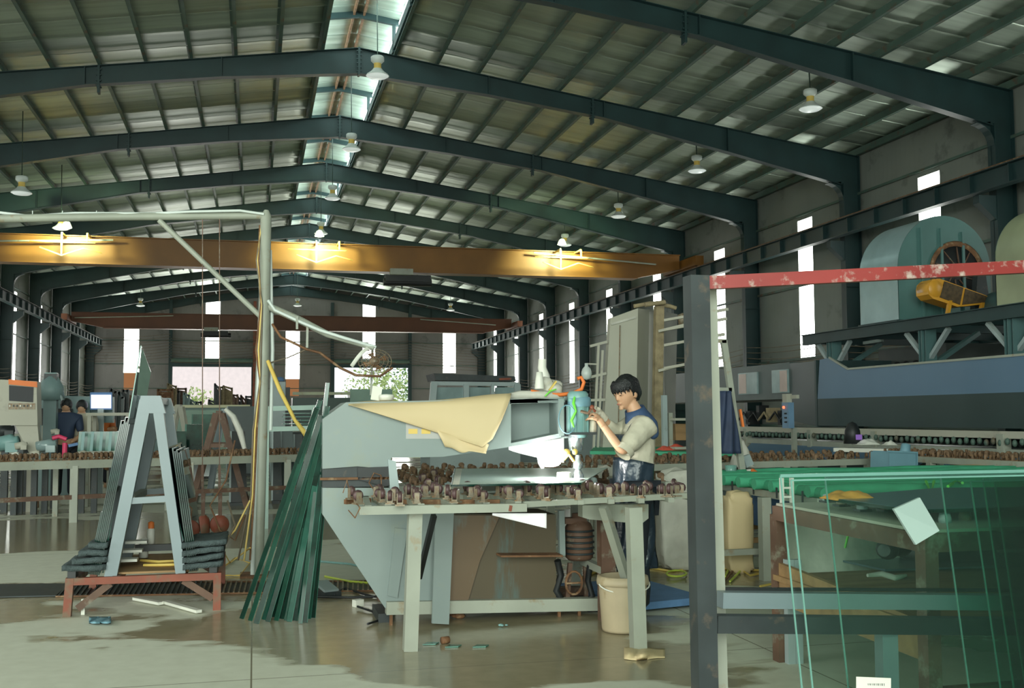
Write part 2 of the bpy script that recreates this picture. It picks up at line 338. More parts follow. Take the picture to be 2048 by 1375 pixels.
# portal frames --------------------------------------------------------
def frame_meshes():
    col, raf, bol = [], [], []
    for side, xe in ((1, XR), (-1, XL)):
        xo = xe - side*.06; xi = xe - side*.56
        c = MB(); zt = ztop(xo)
        c.span((xo, -.12, 0), (xo-side*.015, .12, zt)).span((xi, -.12, 0), (xi+side*.015, .12, zt-.75)).span((xi, -.006, 0), (xo, .006, zt))
        c.span((xi-side*.1, -.2, 0), (xo+side*.0, .2, .03))
        for z in (1.6, 3.2, 4.8): c.span((xi, -.1, z), (xo, .1, z+.012))
        # bracket carrying the crane rail
        c.prism([(xi, -.1, 6.02), (xi-side*.42, -.1, 6.02), (xi-side*.42, -.1, 5.85), (xi, -.1, 5.5)], (0, .2, 0))
        col.append(c)
        # rafter: tapered web, deep at the knee, plus flanges and splice plates
        xk = xe - side*.56; stations = [(xo, .95), (xk, .86), (XC+side*9.6 if side > 0 else XC-9.4, .62), (XC+side*6.2, .42), (XC+side*3.2, .46), (XC, .62)]
        r = MB()
        top = [(x, 0, ztop(x)) for x, d in stations]; bot = [(x, 0, ztop(x)-d) for x, d in stations]
        r.prism([(x, -.005, z) for x, _, z in top] + [(x, -.005, z) for x, _, z in bot[::-1]], (0, .01, 0))
        for a, b in zip(top, top[1:]): r.bar(a, b, .22, .014, (0, 0, 1))
        for a, b in zip(bot[1:], bot[2:]): r.bar(a, b, .22, .016, (0, 0, 1))
        # curved knee between column and rafter
        kx = xk; kz = ztop(xk)-.86
        pts = [(kx - side*.42*(1-math.cos(t)), 0, kz-.42+.42*math.sin(t)+.03*(1-math.cos(t))) for t in [PI/2*i/6 for i in range(7)]]
        r.prism([(x, -.005, z) for x, _, z in pts] + [(kx, -.005, kz+.1)], (0, .01, 0))
        for a, b in zip(pts, pts[1:]): r.bar(a, b, .22, .014, (0, 0, 1) if abs(a[0]-b[0]) > .02 else (1, 0, 0))
        for (x, d) in stations[2:5]: r.box((x, 0, ztop(x)-d/2), (.02, .2, d))
        raf.append(r)
        sp_ = MB().box((XC+side*5.9, 0, ztop(XC+side*5.9)-.3), (.05, .2, .66))
        for i in range(4):
            for yy in (-.07, .07): sp_.box((XC+side*5.9, yy*.9, ztop(XC+side*5.9)-.08-.13*i), (.11, .03, .03))
        bol.append(sp_)
    hub = MB().box((XC, 0, ZR-.32), (.05, .22, .68))
    for i in range(6):
        for yy in (-.08, .08): hub.box((XC, yy, ZR-.07-.1*i), (.12, .03, .03))
    return [b.mesh('column', 'steel_green') for b in col], [b.mesh('rafter', 'steel_green') for b in raf], [b.mesh('splice_plate', 'steel_green') for b in bol], hub.mesh('ridge_plate', 'steel_green')
cm, rm, bm_, hm = frame_meshes()
for k, y in enumerate(FY):
    fr = struct('portal_frame', None, None, (0, y, 0))
    for me, nm in ((cm[0], 'column'), (cm[1], 'column'), (rm[0], 'rafter'), (rm[1], 'rafter'), (bm_[0], 'splice_plate'), (bm_[1], 'splice_plate'), (hm, 'ridge_plate')):
        link(nm, me, fr)
# walls -----------------------------------------------------------------
def siding(name, color, axis):
    m = mat(name, color, .55, .1, .1, .7, alt=tuple(c*.6 for c in color), altamt=.37, altscale=1.1)
    nt = m.node_tree; N = nt.nodes; L = nt.links; p = N['Principled BSDF']
    g = N.new('ShaderNodeNewGeometry'); w = N.new('ShaderNodeTexWave'); w.bands_direction = axis; w.inputs['Scale'].default_value = 1.6; w.wave_profile = 'SAW'
    L.new(g.outputs['Position'], w.inputs[0])
    b = N.new('ShaderNodeBump'); b.inputs['Strength'].default_value = .6; b.inputs['Distance'].default_value = .03; L.new(w.outputs[0], b.inputs['Height']); L.new(b.outputs[0], p.inputs['Normal'])
    return m
MT['siding_side'] = siding('siding_side', (.19, .21, .185), 'Y'); MT['siding_end'] = siding('siding_end', (.21, .2, .19), 'X')
MT['wire'] = mat('wire', (.16, .13, .09), .6, 0, .2)
WZ0, WZ1 = 3.08, 7.2
nwin = [0]
def pane(a, b, m='daylight_pane'):
    nwin[0] += 1
    o = struct('window_%d' % nwin[0], MB().span(a, b), m, ((a[0]+b[0])/2, (a[1]+b[1])/2, a[2]))
    for v in o.data.vertices: pass
    return o
for nm, X, sd, ytop in (('wall_right', XR, 1, 0), ('wall_left', XL, -1, 0)):
    mb = MB(); xo = X + sd*.05
    wins = [19.462+6*k+3 for k in range(-4, 9)]
    ys = [Y0]
    for yw in wins:
        mb.span((X, ys[-1], 0), (xo, yw-.43, 8.6)); mb.span((X, yw-.43, 0), (xo, yw+.43, WZ0)); mb.span((X, yw-.43, WZ1), (xo, yw+.43, 8.6)); ys.append(yw+.43)
    mb.span((X, ys[-1], 0), (xo, Y1, 8.6))
    wall = struct(nm, mb, 'siding_side')
    for z in (1.1, 3.08, 5.25, 7.36):
        g = MB().box((X-sd*.04, (Y0+Y1)/2, z), (.08, Y1-Y0, .014)).box((X-sd*.075, (Y0+Y1)/2, z-.03), (.012, Y1-Y0, .06))
        part('girt', g, 'steel_purlin', wall)
    for yw in wins:
        if yw > 10: pane((X+sd*.01, yw-.43, WZ0), (X+sd*.03, yw+.43, WZ1))
    # rows of sagging stay wires between the columns
    for k in range(-1, 9):
        ya, yb = 19.462+6*k, 19.462+6*k+6
        wr = MB()
        for i in range(8):
            z = 2.35 + .17*i
            wr.tube(sag((X-sd*.5, ya, z), (X-sd*.5, yb, z+.02), .10+.02*(i % 3), 8), .011, 4)
        part('stay_wires', wr, 'wire', wall)['kind'] = 'stuff'
# far end wall with two doorways and five tall lights
doors = [(-5.33, -.14, 4.78), (5.22, 10.39, 4.78)]
ewin = [(-8.32, -7.4, 4.37, 7.3), (-3.2, -2.28, 5.33, 9.2), (2.03, 2.95, 4.0, 7.3), (7.2, 8.07, 5.43, 9.3), (12.8, 13.7, 4.45, 7.3)]
xs = sorted(set([XL, XR, XC] + [v for d in doors for v in d[:2]] + [v for w in ewin for v in w[:2]]))
mb = MB(); YE = 73.6
for a, b in zip(xs, xs[1:]):
    mid = (a+b)/2; holes = [(0, d[2]) for d in doors if d[0] < mid < d[1]] + [(w[2], w[3]) for w in ewin if w[0] < mid < w[1]]
    z = 0; 
    for h0, h1 in sorted(holes):
        if h0 > z: mb.span((a, YE, z), (b, YE+.06, h0))
        z = h1
    mb.prism([(a, YE, z), (b, YE, z), (b, YE, ztop(b)+.3), (a, YE, ztop(a)+.3)], (0, .06, 0))
wall_back = struct('wall_back', mb, 'siding_end')
for w in ewin: pane((w[0], YE+.02, w[2]), (w[1], YE+.04, w[3]))
for w in (ewin[0], ewin[2]):
    o = pane((w[0]+.03, YE-.03, w[2]-1.15), (w[1]-.03, YE-.01, w[2]), 'stained_pane')
for z in (1.6, 3.35, 4.95, 6.5, 8.0):
    g = MB()
    for a, b in ((XL, -5.4), (-.1, 5.2), (10.4, XR)) if z < 4.7 else ((XL, XR),): g.box(((a+b)/2, YE-.04, z), (b-a, .08, .05))
    part('girt', g, 'steel_purlin', wall_back)
for x in (-5.4, -.02, 5.12, 10.45):
    part('gable_post', MB().box((x, YE-.15, 4.6), (.2, .3, 9.2)), 'steel_green' if x != -.02 else 'rust_red', wall_back)
for i, (a, b, zt) in enumerate(doors):
    d = struct('door_%d' % (i+1), None, None, ((a+b)/2, YE-.1, zt))
    part('header_beam', MB().span((a-.1, YE-.3, zt), (b+.1, YE-.1, zt+.22)), 'steel_green', d)
    part('shutter_roll', MB().tube([(a, YE-.32, zt+.42), (b, YE-.32, zt+.42)], .14, 12), 'steel_purlin', d)
    part('guide_rail', MB().box((a+.03, YE-.12, zt/2), (.08, .1, zt)).box((b-.03, YE-.12, zt/2), (.08, .1, zt)), 'steel_green', d)
wr = MB()
for a, b in ((XL, -5.4), (-5.4, 0), (0, 5.1), (5.1, 10.4), (10.4, XR)):
    for i in range(9): wr.tube(sag((a, YE-.35, 5.1+.19*i), (b, YE-.35, 5.1+.19*i+(.5 if b > 12 else .3 if b < -5 else 0)*(-1 if b > 12 else 1)), .12, 6), .014, 4)
part('stay_wires', wr, 'wire', wall_back)['kind'] = 'stuff'
wf_ = MB().span((2.6, -9.75, 0), (XR, -9.65, 8.6)).span((XL, -9.75, 8.3), (2.6, -9.65, 10.3)).span((2.6, -9.75, 8.6), (XR, -9.65, 8.8)); struct('wall_front', wf_, 'siding_end')
# crane rails along both side walls --------------------------------------
for nm, X, sd in (('crane_runway_right', 14.75, 1), ('crane_runway_left', -9.62, -1)):
    o = thing('crane_runway', (X, 30, 6.02), 'green steel crane rail girder running the length of the ' + ('wall above the blue furnace' if sd > 0 else 'wall above the orange-striped control cabinet'), 'girder')
    part('web', MB().box((X, (Y0+73)/2, 6.22), (.012, 73-Y0, .4)), 'steel_green', o)
    part('flange', MB().box((X, (Y0+73)/2, 6.43), (.26, 73-Y0, .02)), 'steel_green', o)
    part('flange', MB().box((X, (Y0+73)/2, 6.03), (.22, 73-Y0, .02)), 'steel_green', o)
    part('rail', MB().box((X, (Y0+73)/2, 6.47), (.06, 73-Y0, .06)), 'rust', o)
    st = MB().box((0, 0, 0), (.2, .03, .38)).mesh('stiffener', 'steel_green')
    y = 13.4
    while y < 73: link('stiffener', st, o, (0, y-30, 6.22-6.02)); y += 1.2
# outside, seen through the doorways --------------------------------------
MT['yard'] = mat('yard', (.55, .55, .5), .8, 0, .1)
MT['pink_wall'] = mat('pink_wall', (.85, .7, .68), .8, 0, .05)
MT['leaf_pale'] = mat('leaf_pale', (.36, .45, .16), .8, 0, .3, 2)
struct('ground', MB().span((-40, 74, -.22), (50, 120, -.02)), 'yard')
s1 = thing('outbuilding', (-3, 96, 0), 'pale pink warehouse wall seen through the far doorway', 'building')
part('wall', MB().span((-16, 96, 0), (2.6, 100, 7)), 'pink_wall', s1)
part('roof', MB().prism([(-16.5, 95.5, 7), (3, 95.5, 7), (3, 95.5, 7.25), (-16.5, 95.5, 7.25)], (0, 5, 0)), 'white_enamel', s1)
part('window', MB().span((-10.2, 95.9, 4.6), (-8, 96, 5.8)), 'grey_paint', s1)
def bush(name, c, r, n, label, cat, m='leaf_pale'):
    o = thing(name, (c[0], c[1], 0), label, cat)
    part('trunk', MB().tube([(c[0], c[1], 0), (c[0]+.2, c[1], c[2])], [.2, .1], 7), 'rust', o)
    mb = MB(); rnd = random.Random(int(c[0]*7))
    for i in range(n):
        a = rnd.gauss(0, 1), rnd.gauss(0, 1), rnd.gauss(0, 1); l = math.sqrt(sum(t*t for t in a)); q = rnd.random()**.4
        p = Vector(c)+Vector(a)/l*r*q; u = Vector((rnd.gauss(0, 1), rnd.gauss(0, 1), rnd.gauss(0, 1))).normalized(); w = u.cross(Vector(a)).normalized()
        s_ = rnd.uniform(.1, .22)
        mb.add([p-u*s_, p-w*s_*.5, p+u*s_, p+w*s_*.5], [(0, 1, 2, 3)])
    part('foliage', mb, m, o)
    return o
bush('tree', (9.5, 84, 3.2), 2.9, 1500, 'pale green tree outside behind the far gate', 'tree')
bush('tree', (13.8, 90, 3.6), 3.2, 1200, 'dark green tree outside at the edge of the far gate', 'tree', mat('leaf_dark', (.1, .2, .06), .8, 0, .3, 2))
bush('shrub', (-4.2, 80, 1.6), 2.1, 900, 'low leafy shrub outside the pink warehouse', 'shrub')
# overhead cranes -----------------------------------------------------------
def crane(Y, z0, h, label, mains, lamps):
    o = thing('overhead_crane', (XC, Y, z0), label, 'crane', 'overhead cranes')
    xa, xb = -9.5, 14.55
    g = MB()
    def zb(x): t = min(abs(x-xa), abs(x-xb)); return z0 + (max(0, 1.6-t)/1.6)*h*.42
    st = [xa, xa+1.6, xb-1.6, xb]
    g.prism([(x, Y-.2, z0+h) for x in st] + [(x, Y-.2, zb(x)) for x in st[::-1]], (0, .4, 0))
    part('girder', g, mains, o)
    f = MB().span((xa, Y-.3, z0+h), (xb, Y+.3, z0+h+.03)); f.span((xa+1.6, Y-.3, z0-.03), (xb-1.6, Y+.3, z0)); part('flange', f, mains, o)
    for x in (xa-.15, xb+.2):
        e = part('end_carriage', MB().span((x-.15, Y-1.5, 6.52), (x+.15, Y+1.5, 6.85)), mains, o)
        for yy in (-1.25, 1.25): part('wheel', MB().tube([(x-.06, Y+yy, 6.6), (x+.06, Y+yy, 6.6)], .1, 12), 'dark_steel', e)
    part('cable_track', MB().tube([(xb-5.4, Y-.5, z0+h-.1), (xb-1, Y-.5, z0+h*.55)], .03, 6), 'light_paint', o)
    part('cable_track', MB().tube([(xa+5.2, Y-.5, z0+h-.12), (xa+.2, Y-.5, z0+h*.6)], .03, 6), 'light_paint', o)
    return o
CY = 35.2
cr1 = crane(CY, 6.2, .82, 'orange overhead crane girder with three lit lamp brackets', 'crane_orange', True)
cr2 = crane(60.6, 6.25, .78, 'dark orange overhead crane near the end wall, unlit', 'crane_brown', False)
for px in (125, 632, 1118):
    x = aY(px, 520, CY-.75).x; y = CY-.95
    b = MB()
    b.bar((x-.0, y, 6.98), (x-.0, y, 6.3), .05).bar((x+.72, y, 6.98), (x+.72, y, 6.75), .05).bar((x-.9, y, 6.72), (x+.95, y, 6.72), .035)
    b.bar((x, y, 7.0), (x, CY-.2, 7.0), .05).bar((x+.72, y, 7.0), (x+.72, CY-.2, 7.0), .05)
    b.bar((x, y, 6.32), (x+.62, y, 6.55), .04).bar((x+.62, y, 6.55), (x+1.15, y, 6.42), .03).bar((x, y, 6.32), (x-.62, y, 6.55), .04)
    lb = part('lamp_bracket', b, 'yellow', cr1)
    part('lamp_housing', MB().lathe([(.03, .2), (.1, .16), (.16, 0), (.15, -.01)], (x+.1, CY-.75, 7.2), n=14), 'white_enamel', lb)
    l = bpy.data.lights.new('crane_lamp_light', 'SPOT'); l.energy = 620; l.color = (.86, 1, .55); l.spot_size = math.radians(125); l.spot_blend = .5; l.shadow_soft_size = .12
    lo = bpy.data.objects.new('crane_lamp_light', l); COL.objects.link(lo); lo.location = (x+.1, CY-1.5, 7.05)
    lo.rotation_euler = (Vector((0, .95, -.32))).to_track_quat('-Z', 'Y').to_euler()
# hoists under the cranes
for (px, py, Y, par, zt) in ((815, 562, CY, cr1, 6.2), (432, 666, 60.6, cr2, 6.25)):
    c = aY(px, py, Y)
    h = part('hoist', MB().box((c.x, Y, zt-.22), (1.5 if Y < 40 else 1.3, .5, .22)).tube([(c.x-.8, Y, zt-.33), (c.x+.8, Y, zt-.33)], .13, 10), 'black', par, 'dark hoist trolley')
    part('hoist_box', MB().box((c.x-.25, Y-.3, zt-.03), (.75, .3, .2)), 'light_paint', par)
# hanging high-bay lamps ------------------------------------------------------
def highbay():
    o = thing('high_bay_lamp', (0, 0, 0), '', 'lamp')
    part('ballast', MB().lathe([(.001, .44), (.13, .44), (.15, .42), (.15, .34), (.11, .3), (.085, .28)], (0, 0, 0), n=18), 'white_enamel', o)
    part('neck', MB().lathe([(.085, .28), (.08, .2), (.1, .15)], (0, 0, 0), n=18), 'yellow', o)
    part('reflector', MB().lathe([(.1, .16), (.13, .12), (.17, .08), (.24, .03), (.26, 0), (.25, 0), (.16, .07)], (0, 0, 0), n=24), 'white_enamel', o)
    part('lens', MB().lathe([(.249, .004), (.2, -.03), (.1, -.05), (.001, -.055)], (0, 0, 0), n=24), MT['lens'], o)
    return o
MT['lens'] = mat('lens', (.8, .84, .82), .3, emit=(.8, .9, .85), estr=.35)
HB = [(755, 152, 3.0, 'large high-bay lamp nearest the camera, hanging under the ridge'), (703, 299, 9, 'second high-bay lamp under the ridge'),
      (665, 397, 15, 'third high-bay lamp under the ridge'), (642, 467, 21, 'fourth and smallest ridge lamp above the orange crane'),
      (1621, 218, .7, 'high-bay lamp hanging nearest the tall side windows'), (1394, 342, 7.4, 'second high-bay lamp in the row beside the windowed wall'),
      (1237, 433, 13.4, 'third high-bay lamp in the row beside the windowed wall'), (1130, 490, 19.4, 'fourth high-bay lamp beside the windowed wall, just above the crane'),
      (43, 386, 9, 'high-bay lamp at the photo edge above the white pipe boom'), (122, 457, 15, 'high-bay lamp just below the white pipe boom'),
      (595, 611, 45, 'small high-bay lamp seen under the crane near the end wall'), (281, 611, 45, 'small far lamp above the second crane on the doorway side'),
      (901, 620, 45, 'small far lamp above the second crane near the side windows')]
lamp0 = None
for px, py, dy, lab in HB:
    Y = 19.46 + dy + (.8 if dy < 40 else 1); c = aY(px, py, Y)
    if lamp0 is None: lamp0 = highbay(); o = lamp0; o.location = c; o['label'] = lab; o['group'] = 'high-bay lamps'
    else: o = dup_tree(lamp0, c, lab, 'high-bay lamps')
    part('cord', MB().tube([c+Vector((0, 0, .43)), (c.x-.02, c.y, (ztop(c.x)+.235) if abs(c.x-XC) > VENT else vz(c.x)-.02)], .012, 5), 'steel_purlin', o)
# ================================================================== CENTRE: drilling machine, caster tables, worker
MY = 7.3                                   # front face of the machine plate
def MP(px, py, dy=0.): return aY(px, py, MY+dy)
def poly(pts, Y): return [aY(x, y, Y) for x, y in pts]
mach = thing('drilling_machine', (1.2, 7.5, 0), 'big blue-grey glass drilling machine with a plate arm reaching over the caster table', 'machine')
up_ = MB().prism(poly([(645, 838), (692, 804), (1022, 797), (1022, 893), (885, 913), (782, 915), (782, 930), (762, 936), (715, 932), (645, 937)], MY), (0, .48, 0))
up_.prism(poly([(1022, 797), (1122, 797), (1122, 872), (1022, 893)], MY+.46), (0, .04, 0))
a_, b_ = MP(1022, 799), MP(1130, 797); up_.bar(a_+Vector((0, .25, -.01)), b_+Vector((0, .25, -.01)), .5, .03)
part('upper_arm', up_, 'machine_grey', mach)
w = MB().prism(poly([(1022, 806), (1112, 804), (1112, 872), (1022, 890)], MY+.24), (0, .02, 0))
w.bar(MP(1022, 890)+Vector((0, .12, 0)), MP(1122, 870)+Vector((0, .12, 0)), .24, .03).bar(MP(1020, 803)+Vector((0, .12, 0)), MP(1130, 799)+Vector((0, .12, 0)), .24, .03)
w.box(MP(1122, 834)+Vector((0, .12, 0)), (.04, .26, .26)).box(MP(1140, 834)+Vector((0, .2, 0)), (.03, .2, .3))
part('arm_channel', w, 'machine_grey', mach)
lo = MB().prism(poly([(645, 975), (782, 975), (800, 1003), (885, 1003), (885, 1215), (770, 1215), (757, 1196), (645, 1028)], MY), (0, .12, 0))
part('lower_plate', lo, 'machine_grey', mach)
bd = MB().box(MP(714, 945)+Vector((0, .2, 0)), (.46, .36, .1)); part('slot_band', bd, 'dark_steel', mach)
part('slot_band', MB().box(MP(714, 966)+Vector((0, .2, 0)), (.46, .36, .05)), 'dark_steel', mach)
part('rusty_strip', MB().bar(MP(640, 957)+Vector((0, -.01, 0)), MP(795, 955)+Vector((0, -.01, 0)), .02, .016), 'rust', mach)
part('black_liner', MB().prism(poly([(715, 935), (792, 932), (798, 966), (770, 972), (716, 958)], MY-.02), (0, .02, 0)), 'black', mach)
part('edge_guard', MB().prism(poly([(776, 918), (792, 922), (800, 990), (790, 1000), (780, 975)], MY-.03), (0, .4, 0)), 'grey_paint', mach)
tk = MB().prism(poly([(885, 1028), (1112, 1028), (1112, 1205), (885, 1210)], MY+.02), (0, .5, 0)); part('sump_tank', tk, 'tray_dirty', mach)
part('front_sheet', MB().prism(poly([(872, 1030), (1000, 1030), (960, 1120), (935, 1205), (890, 1205)], MY-.01), (0, .02, 0)), 'machine_dirty', mach)
part('tank_shelf', MB().box(MP(1055, 1107)+Vector((0, -.05, 0)), (.44, .16, .012), rotm('Y', .03)), 'rust', mach)
part('base_rail', MB().bar(MP(772, 1214), MP(1210, 1206), .09, .085), 'light_paint', mach)
part('base_rail', MB().bar(MP(772, 1212)+Vector((0, .5, 0)), MP(1210, 1206)+Vector((0, .5, 0)), .09, .085), 'brown_beam', mach)
part('plate_leg', MB().prism(poly([(872, 1020), (908, 1020), (898, 1248), (864, 1246)], MY-.14), (0, .03, 0)), 'machine_grey', mach)
part('plate_leg', MB().prism(poly([(790, 1055), (815, 1058), (795, 1195), (775, 1190)], MY-.02), (0, .015, 0)), 'machine_grey', mach)
for px in (1212,): part('post', MB().bar(aZ(px+2, 1240, 0), aZ(px+2, 1240, 0)+Vector((0, 0, .82)), .1, .1, (0, 1, 0)), 'brown_beam', mach)
for px in (782, 1118, 1158): part('foot', MB().bar(MP(px, 1215)+Vector((0, 0, 0)), (MP(px, 1215).x, MY, 0), .02), 'rust', mach)
for px in (775, 1200): part('foot', MB().box((MP(px, 1215).x, MY+.3, .03), (.1, .4, .06)), 'dark_steel', mach)
# pump motor under the head with its hand wheel and hoses
pm = part('pump_motor', MB().lathe([(.001, -.13), (.08, -.13), (.1, -.11), (.1, .1), (.085, .13), (.05, .15), (.05, .2), (.001, .2)], MP(1158, 1082, .1), n=16).box(MP(1148, 1040, .1), (.16, .1, .04)).bar(MP(1140, 1125, .05), MP(1134, 1200, .05), .03).bar(MP(1170, 1120, .15), MP(1172, 1200, .15), .03), 'brown_beam', mach)
for i in range(5): part('cooling_fin', MB().lathe([(.1, 0), (.112, .004), (.112, .012), (.1, .016)], MP(1158, 1082, .1)+Vector((0, 0, -.09+.04*i)), n=16), 'dark_steel', pm)
part('valve_wheel', MB().tube([MP(1148, 1165, -.02)+Vector((.06*math.cos(t), 0, .08*math.sin(t))) for t in [2*PI*k/14 for k in range(15)]], .009, 5).bar(MP(1148, 1165, -.02)+Vector((-.06, 0, 0)), MP(1148, 1165, -.02)+Vector((.06, 0, 0)), .012), 'rust', mach)
part('hose', MB().tube([MP(1115, 1120), MP(1122, 1150, .03), MP(1112, 1180, .02), MP(1130, 1210, .05)], .025, 7), 'black', mach)
part('hose', MB().tube([MP(1180, 1130), MP(1176, 1160, .03), MP(1185, 1190, .02), MP(1170, 1208, .05)], .022, 7), 'black', mach)
part('conduit', MB().bar(MP(1122, 1020), MP(1124, 1110), .04), 'machine_grey', mach)
part('bracket_tube', MB().bar(MP(1165, 1120, .2), MP(1208, 1140, -.25), .05), 'light_paint', mach)
# drill head: motor, bracket, lower chuck and lever
hd = part('head_motor', MB().lathe([(.001, .2), (.06, .2), (.075, .18), (.078, .13), (.072, .12), (.072, -.1), (.06, -.13), (.001, -.13)], MP(1156, 838, .02), n=20), 'teal_paint', mach, 'teal drill motor at the arm end')
for i in range(9):
    t = 2*PI*i/9; part('motor_rib', MB().box(MP(1156, 838, .02)+Vector((.076*math.cos(t), .076*math.sin(t), 0)), (.012, .012, .2), rotm('Z', t)), 'teal_paint', hd)
part('motor_cap', MB().lathe([(.001, .05), (.05, .05), (.085, .02), (.085, -.03), (.08, -.04)], MP(1158, 802, .02), n=20), 'cyan_box', mach)
part('mount_plate', MB().box(MP(1158, 866, .03), (.2, .22, .018)), 'dark_steel', mach)
part('spindle_housing', MB().lathe([(.001, .09), (.052, .09), (.058, .04), (.05, -.05), (.03, -.07), (.03, -.1), (.001, -.1)], MP(1152, 885, .02), n=20), 'chrome', mach) if 'chrome' in MT else None
MT['chrome'] = mat('chrome', (.6, .68, .7), .25, .8, .05)
part('spindle_housing', MB().lathe([(.001, .07), (.05, .07), (.056, .03), (.048, -.05), (.035, -.06), (.001, -.06)], MP(1152, 885, .02), n=20), 'chrome', mach)
part('spindle', MB().lathe([(.02, .09), (.02, .05), (.034, .04), (.036, 0), (.02, -.01), (.03, -.03), (.04, -.05), (.045, -.1), (.035, -.12)], MP(1156, 935, .02), n=16), 'chrome', mach)
part('yellow_fitting', MB().ball(MP(1133, 905, -.02), .03).ball(MP(1150, 903, -.05), .022).tube([MP(1128, 918), MP(1138, 908, -.04), MP(1148, 922, -.05)], .012, 6), 'yellow', mach)
part('water_guard', MB().lathe([(.05, .04), (.055, 0), (.05, -.06), (.06, -.1)], MP(1128, 955, .03), n=14), 'white_plastic', mach)
part('lever', MB().tube([MP(1162, 822, -.06), MP(1176, 826, -.1), MP(1184, 815, -.1), MP(1190, 822, -.08)], .011, 7).ball(MP(1184, 814, -.1), .018), 'rust_red', mach, 'reddish feed lever the worker grips')
part('rail', MB().bar(MP(1132, 800, .1), MP(1132, 872, .1), .03, .05), 'black', mach)
# lower drill post, standing in the table below the head
part('lower_spindle', MB().lathe([(.06, 0), (.06, .04), (.04, .05), (.035, .14), (.02, .15)], MP(1185, 990, .1)-Vector((0, 0, .02)), n=14), 'machine_grey', mach)
# notice plate on the arm, partly under the sheet
part('notice_plate', MB().prism(poly([(812, 845), (885, 845), (885, 877), (812, 877)], MY-.004), (0, .004, 0)), mat('notice_paint', (.42, .42, .4), .5, 0, .1), mach)
for px in (826, 852): part('notice_patch', MB().prism(poly([(px-9, 857), (px+9, 857), (px+9, 867), (px-9, 867)], MY-.007), (0, .003, 0)), 'yellow', mach)
# hoses and cables on the arm top
topz = MP(1090, 795).z
def T(px, py, dy=.1): return MP(px, py, dy)
solo('orange_air_hose', MB().tube([T(1062, 782), T(1085, 786), T(1120, 789), T(1146, 786), T(1163, 778), T(1168, 764), T(1162, 754), T(1155, 757)], .014, 8), 'orange', 'orange air hose looped over the top of the drilling arm', 'hose')
solo('lime_strap', MB().tube([T(1150, 790, -.02), T(1147, 806, -.09), T(1152, 822, -.1), T(1143, 840, -.1), T(1148, 854, -.1)], [.008, .011, .009, .012, .005], 6), 'lime', 'bright green strap hanging down the teal drill motor', 'strap')
solo('green_cable_tie', MB().tube([T(1090, 792, .05), T(1100, 782, .05), T(1112, 778, .08)], .006, 6), 'lime', 'thin green tie lying beside the orange hose', 'cable tie')
solo('wire_loop', MB().tube([T(1135+4*math.cos(t), 838, -.1)+Vector((.05*math.cos(t), .0, .1*math.sin(t))) for t in [2*PI*k/18 for k in range(19)]], .004, 4), 'cyan_box', 'thin blue wire loop around the drill motor', 'wire')
bag = thing('white_bag', T(1086, 786, .18), 'crumpled white bag with yellow tape standing on the drilling arm', 'bag')
def blob(fn, nu=12, nv=8): return MB().grid(fn, nu, nv)
bb = MB(); c = T(1098, 770, .2)
rnd = random.Random(3)
for i in range(5): bb.ball(c+Vector((rnd.uniform(-.08, .08), rnd.uniform(-.04, .04), rnd.uniform(-.03, .02))), rnd.uniform(.04, .07), (1.2, .9, .8), 8)
part('sack', bb, 'bag_white', bag)
part('tape', MB().bar(T(1098, 780, .12), T(1112, 762, .12), .03, .012), 'yellow', bag)
cup = solo('white_cone', MB().lathe([(.035, 0), (.03, .06), (.022, .12), (.001, .12)], T(1079, 777, .1), n=16), 'white_plastic', 'white plastic cone beside the crumpled bag on the arm', 'cone')
solo('milky_tube', MB().tube([T(1092, 775, .3), T(1089, 752, .32), T(1084, 735, .33), T(1085, 718, .33)], [.035, .04, .032, .03], 10), 'white_plastic', 'milky plastic tube rising behind the crumpled bag', 'tube')
solo('dark_cloth', MB().tube([T(1012, 793, .15), T(1040, 790, .12), T(1075, 789, .1), T(1110, 791, .12), T(1130, 790, .15)], [.02, .035, .03, .035, .02], 8), 'bag_white', 'greyish rag lying along the arm top under the hose', 'rag')
solo('white_tub', MB().lathe([(.001, 0), (.05, 0), (.055, .03), (.05, .04), (.001, .045)], MP(773, 800, .3), n=16), 'white_plastic', 'small white tub behind the cream sheet', 'tub')
solo('paper_card', MB().box(MP(753, 786, .35), (.07, .01, .1), rotm('Y', .15)), 'white_plastic', 'white card standing upright behind the cream sheet', 'card')
# cream sheet draped over the arm
sh = thing('cream_sheet', MP(860, 800), 'cream plastic sheet draped over the drilling arm, one corner hanging', 'sheet')
TOPL, TOPR = (697, 808), (1022, 781)
def drape(u, v):
    tx = 697 + (1025-697)*u; ty0 = 808 - 12*u - 14*u*u
    # lower edge of the hanging part
    by = 808 + (893-808)*min(1, u/.93) if u < .93 else 893 - (893-784)*(u-.93)/.07*.15
    bx = 697 + (985-697)*u
    if v < .35:
        t = v/.35; p0 = aY(tx, ty0, MY+.46); p1 = aY(697+(1022-697)*u, ty0+8*u+2, MY-.03)
        p = p0.lerp(p1, t); p.z = p1.z + .02 + .012*math.sin(9*u)*math.sin(PI*t); return p
    t = (v-.35)/.65; p1 = aY(697+(1022-697)*u, ty0+8*u+2, MY-.03); p2 = aY(bx, by, MY-.05)
    p = p1.lerp(p2, t); p.y += -.03*math.sin(PI*t)*u - .015*math.sin(7*u)*t; return p
part('sheet', MB().grid(drape, 28, 16, Vector((0, .004, -.003))), 'cream_sheet', sh)
def flap(u, v):
    a = aY(872+(978-872)*u, 858+(888-858)*u, MY-.035); b = aY(890+(972-890)*u, 893+14*u+ (6 if .2 < u < .6 else 0)*math.sin(PI*(u-.2)/.4), MY-.04)
    p = a.lerp(b, v); p.y -= .02*math.sin(PI*v)*math.sin(5*u+1); return p
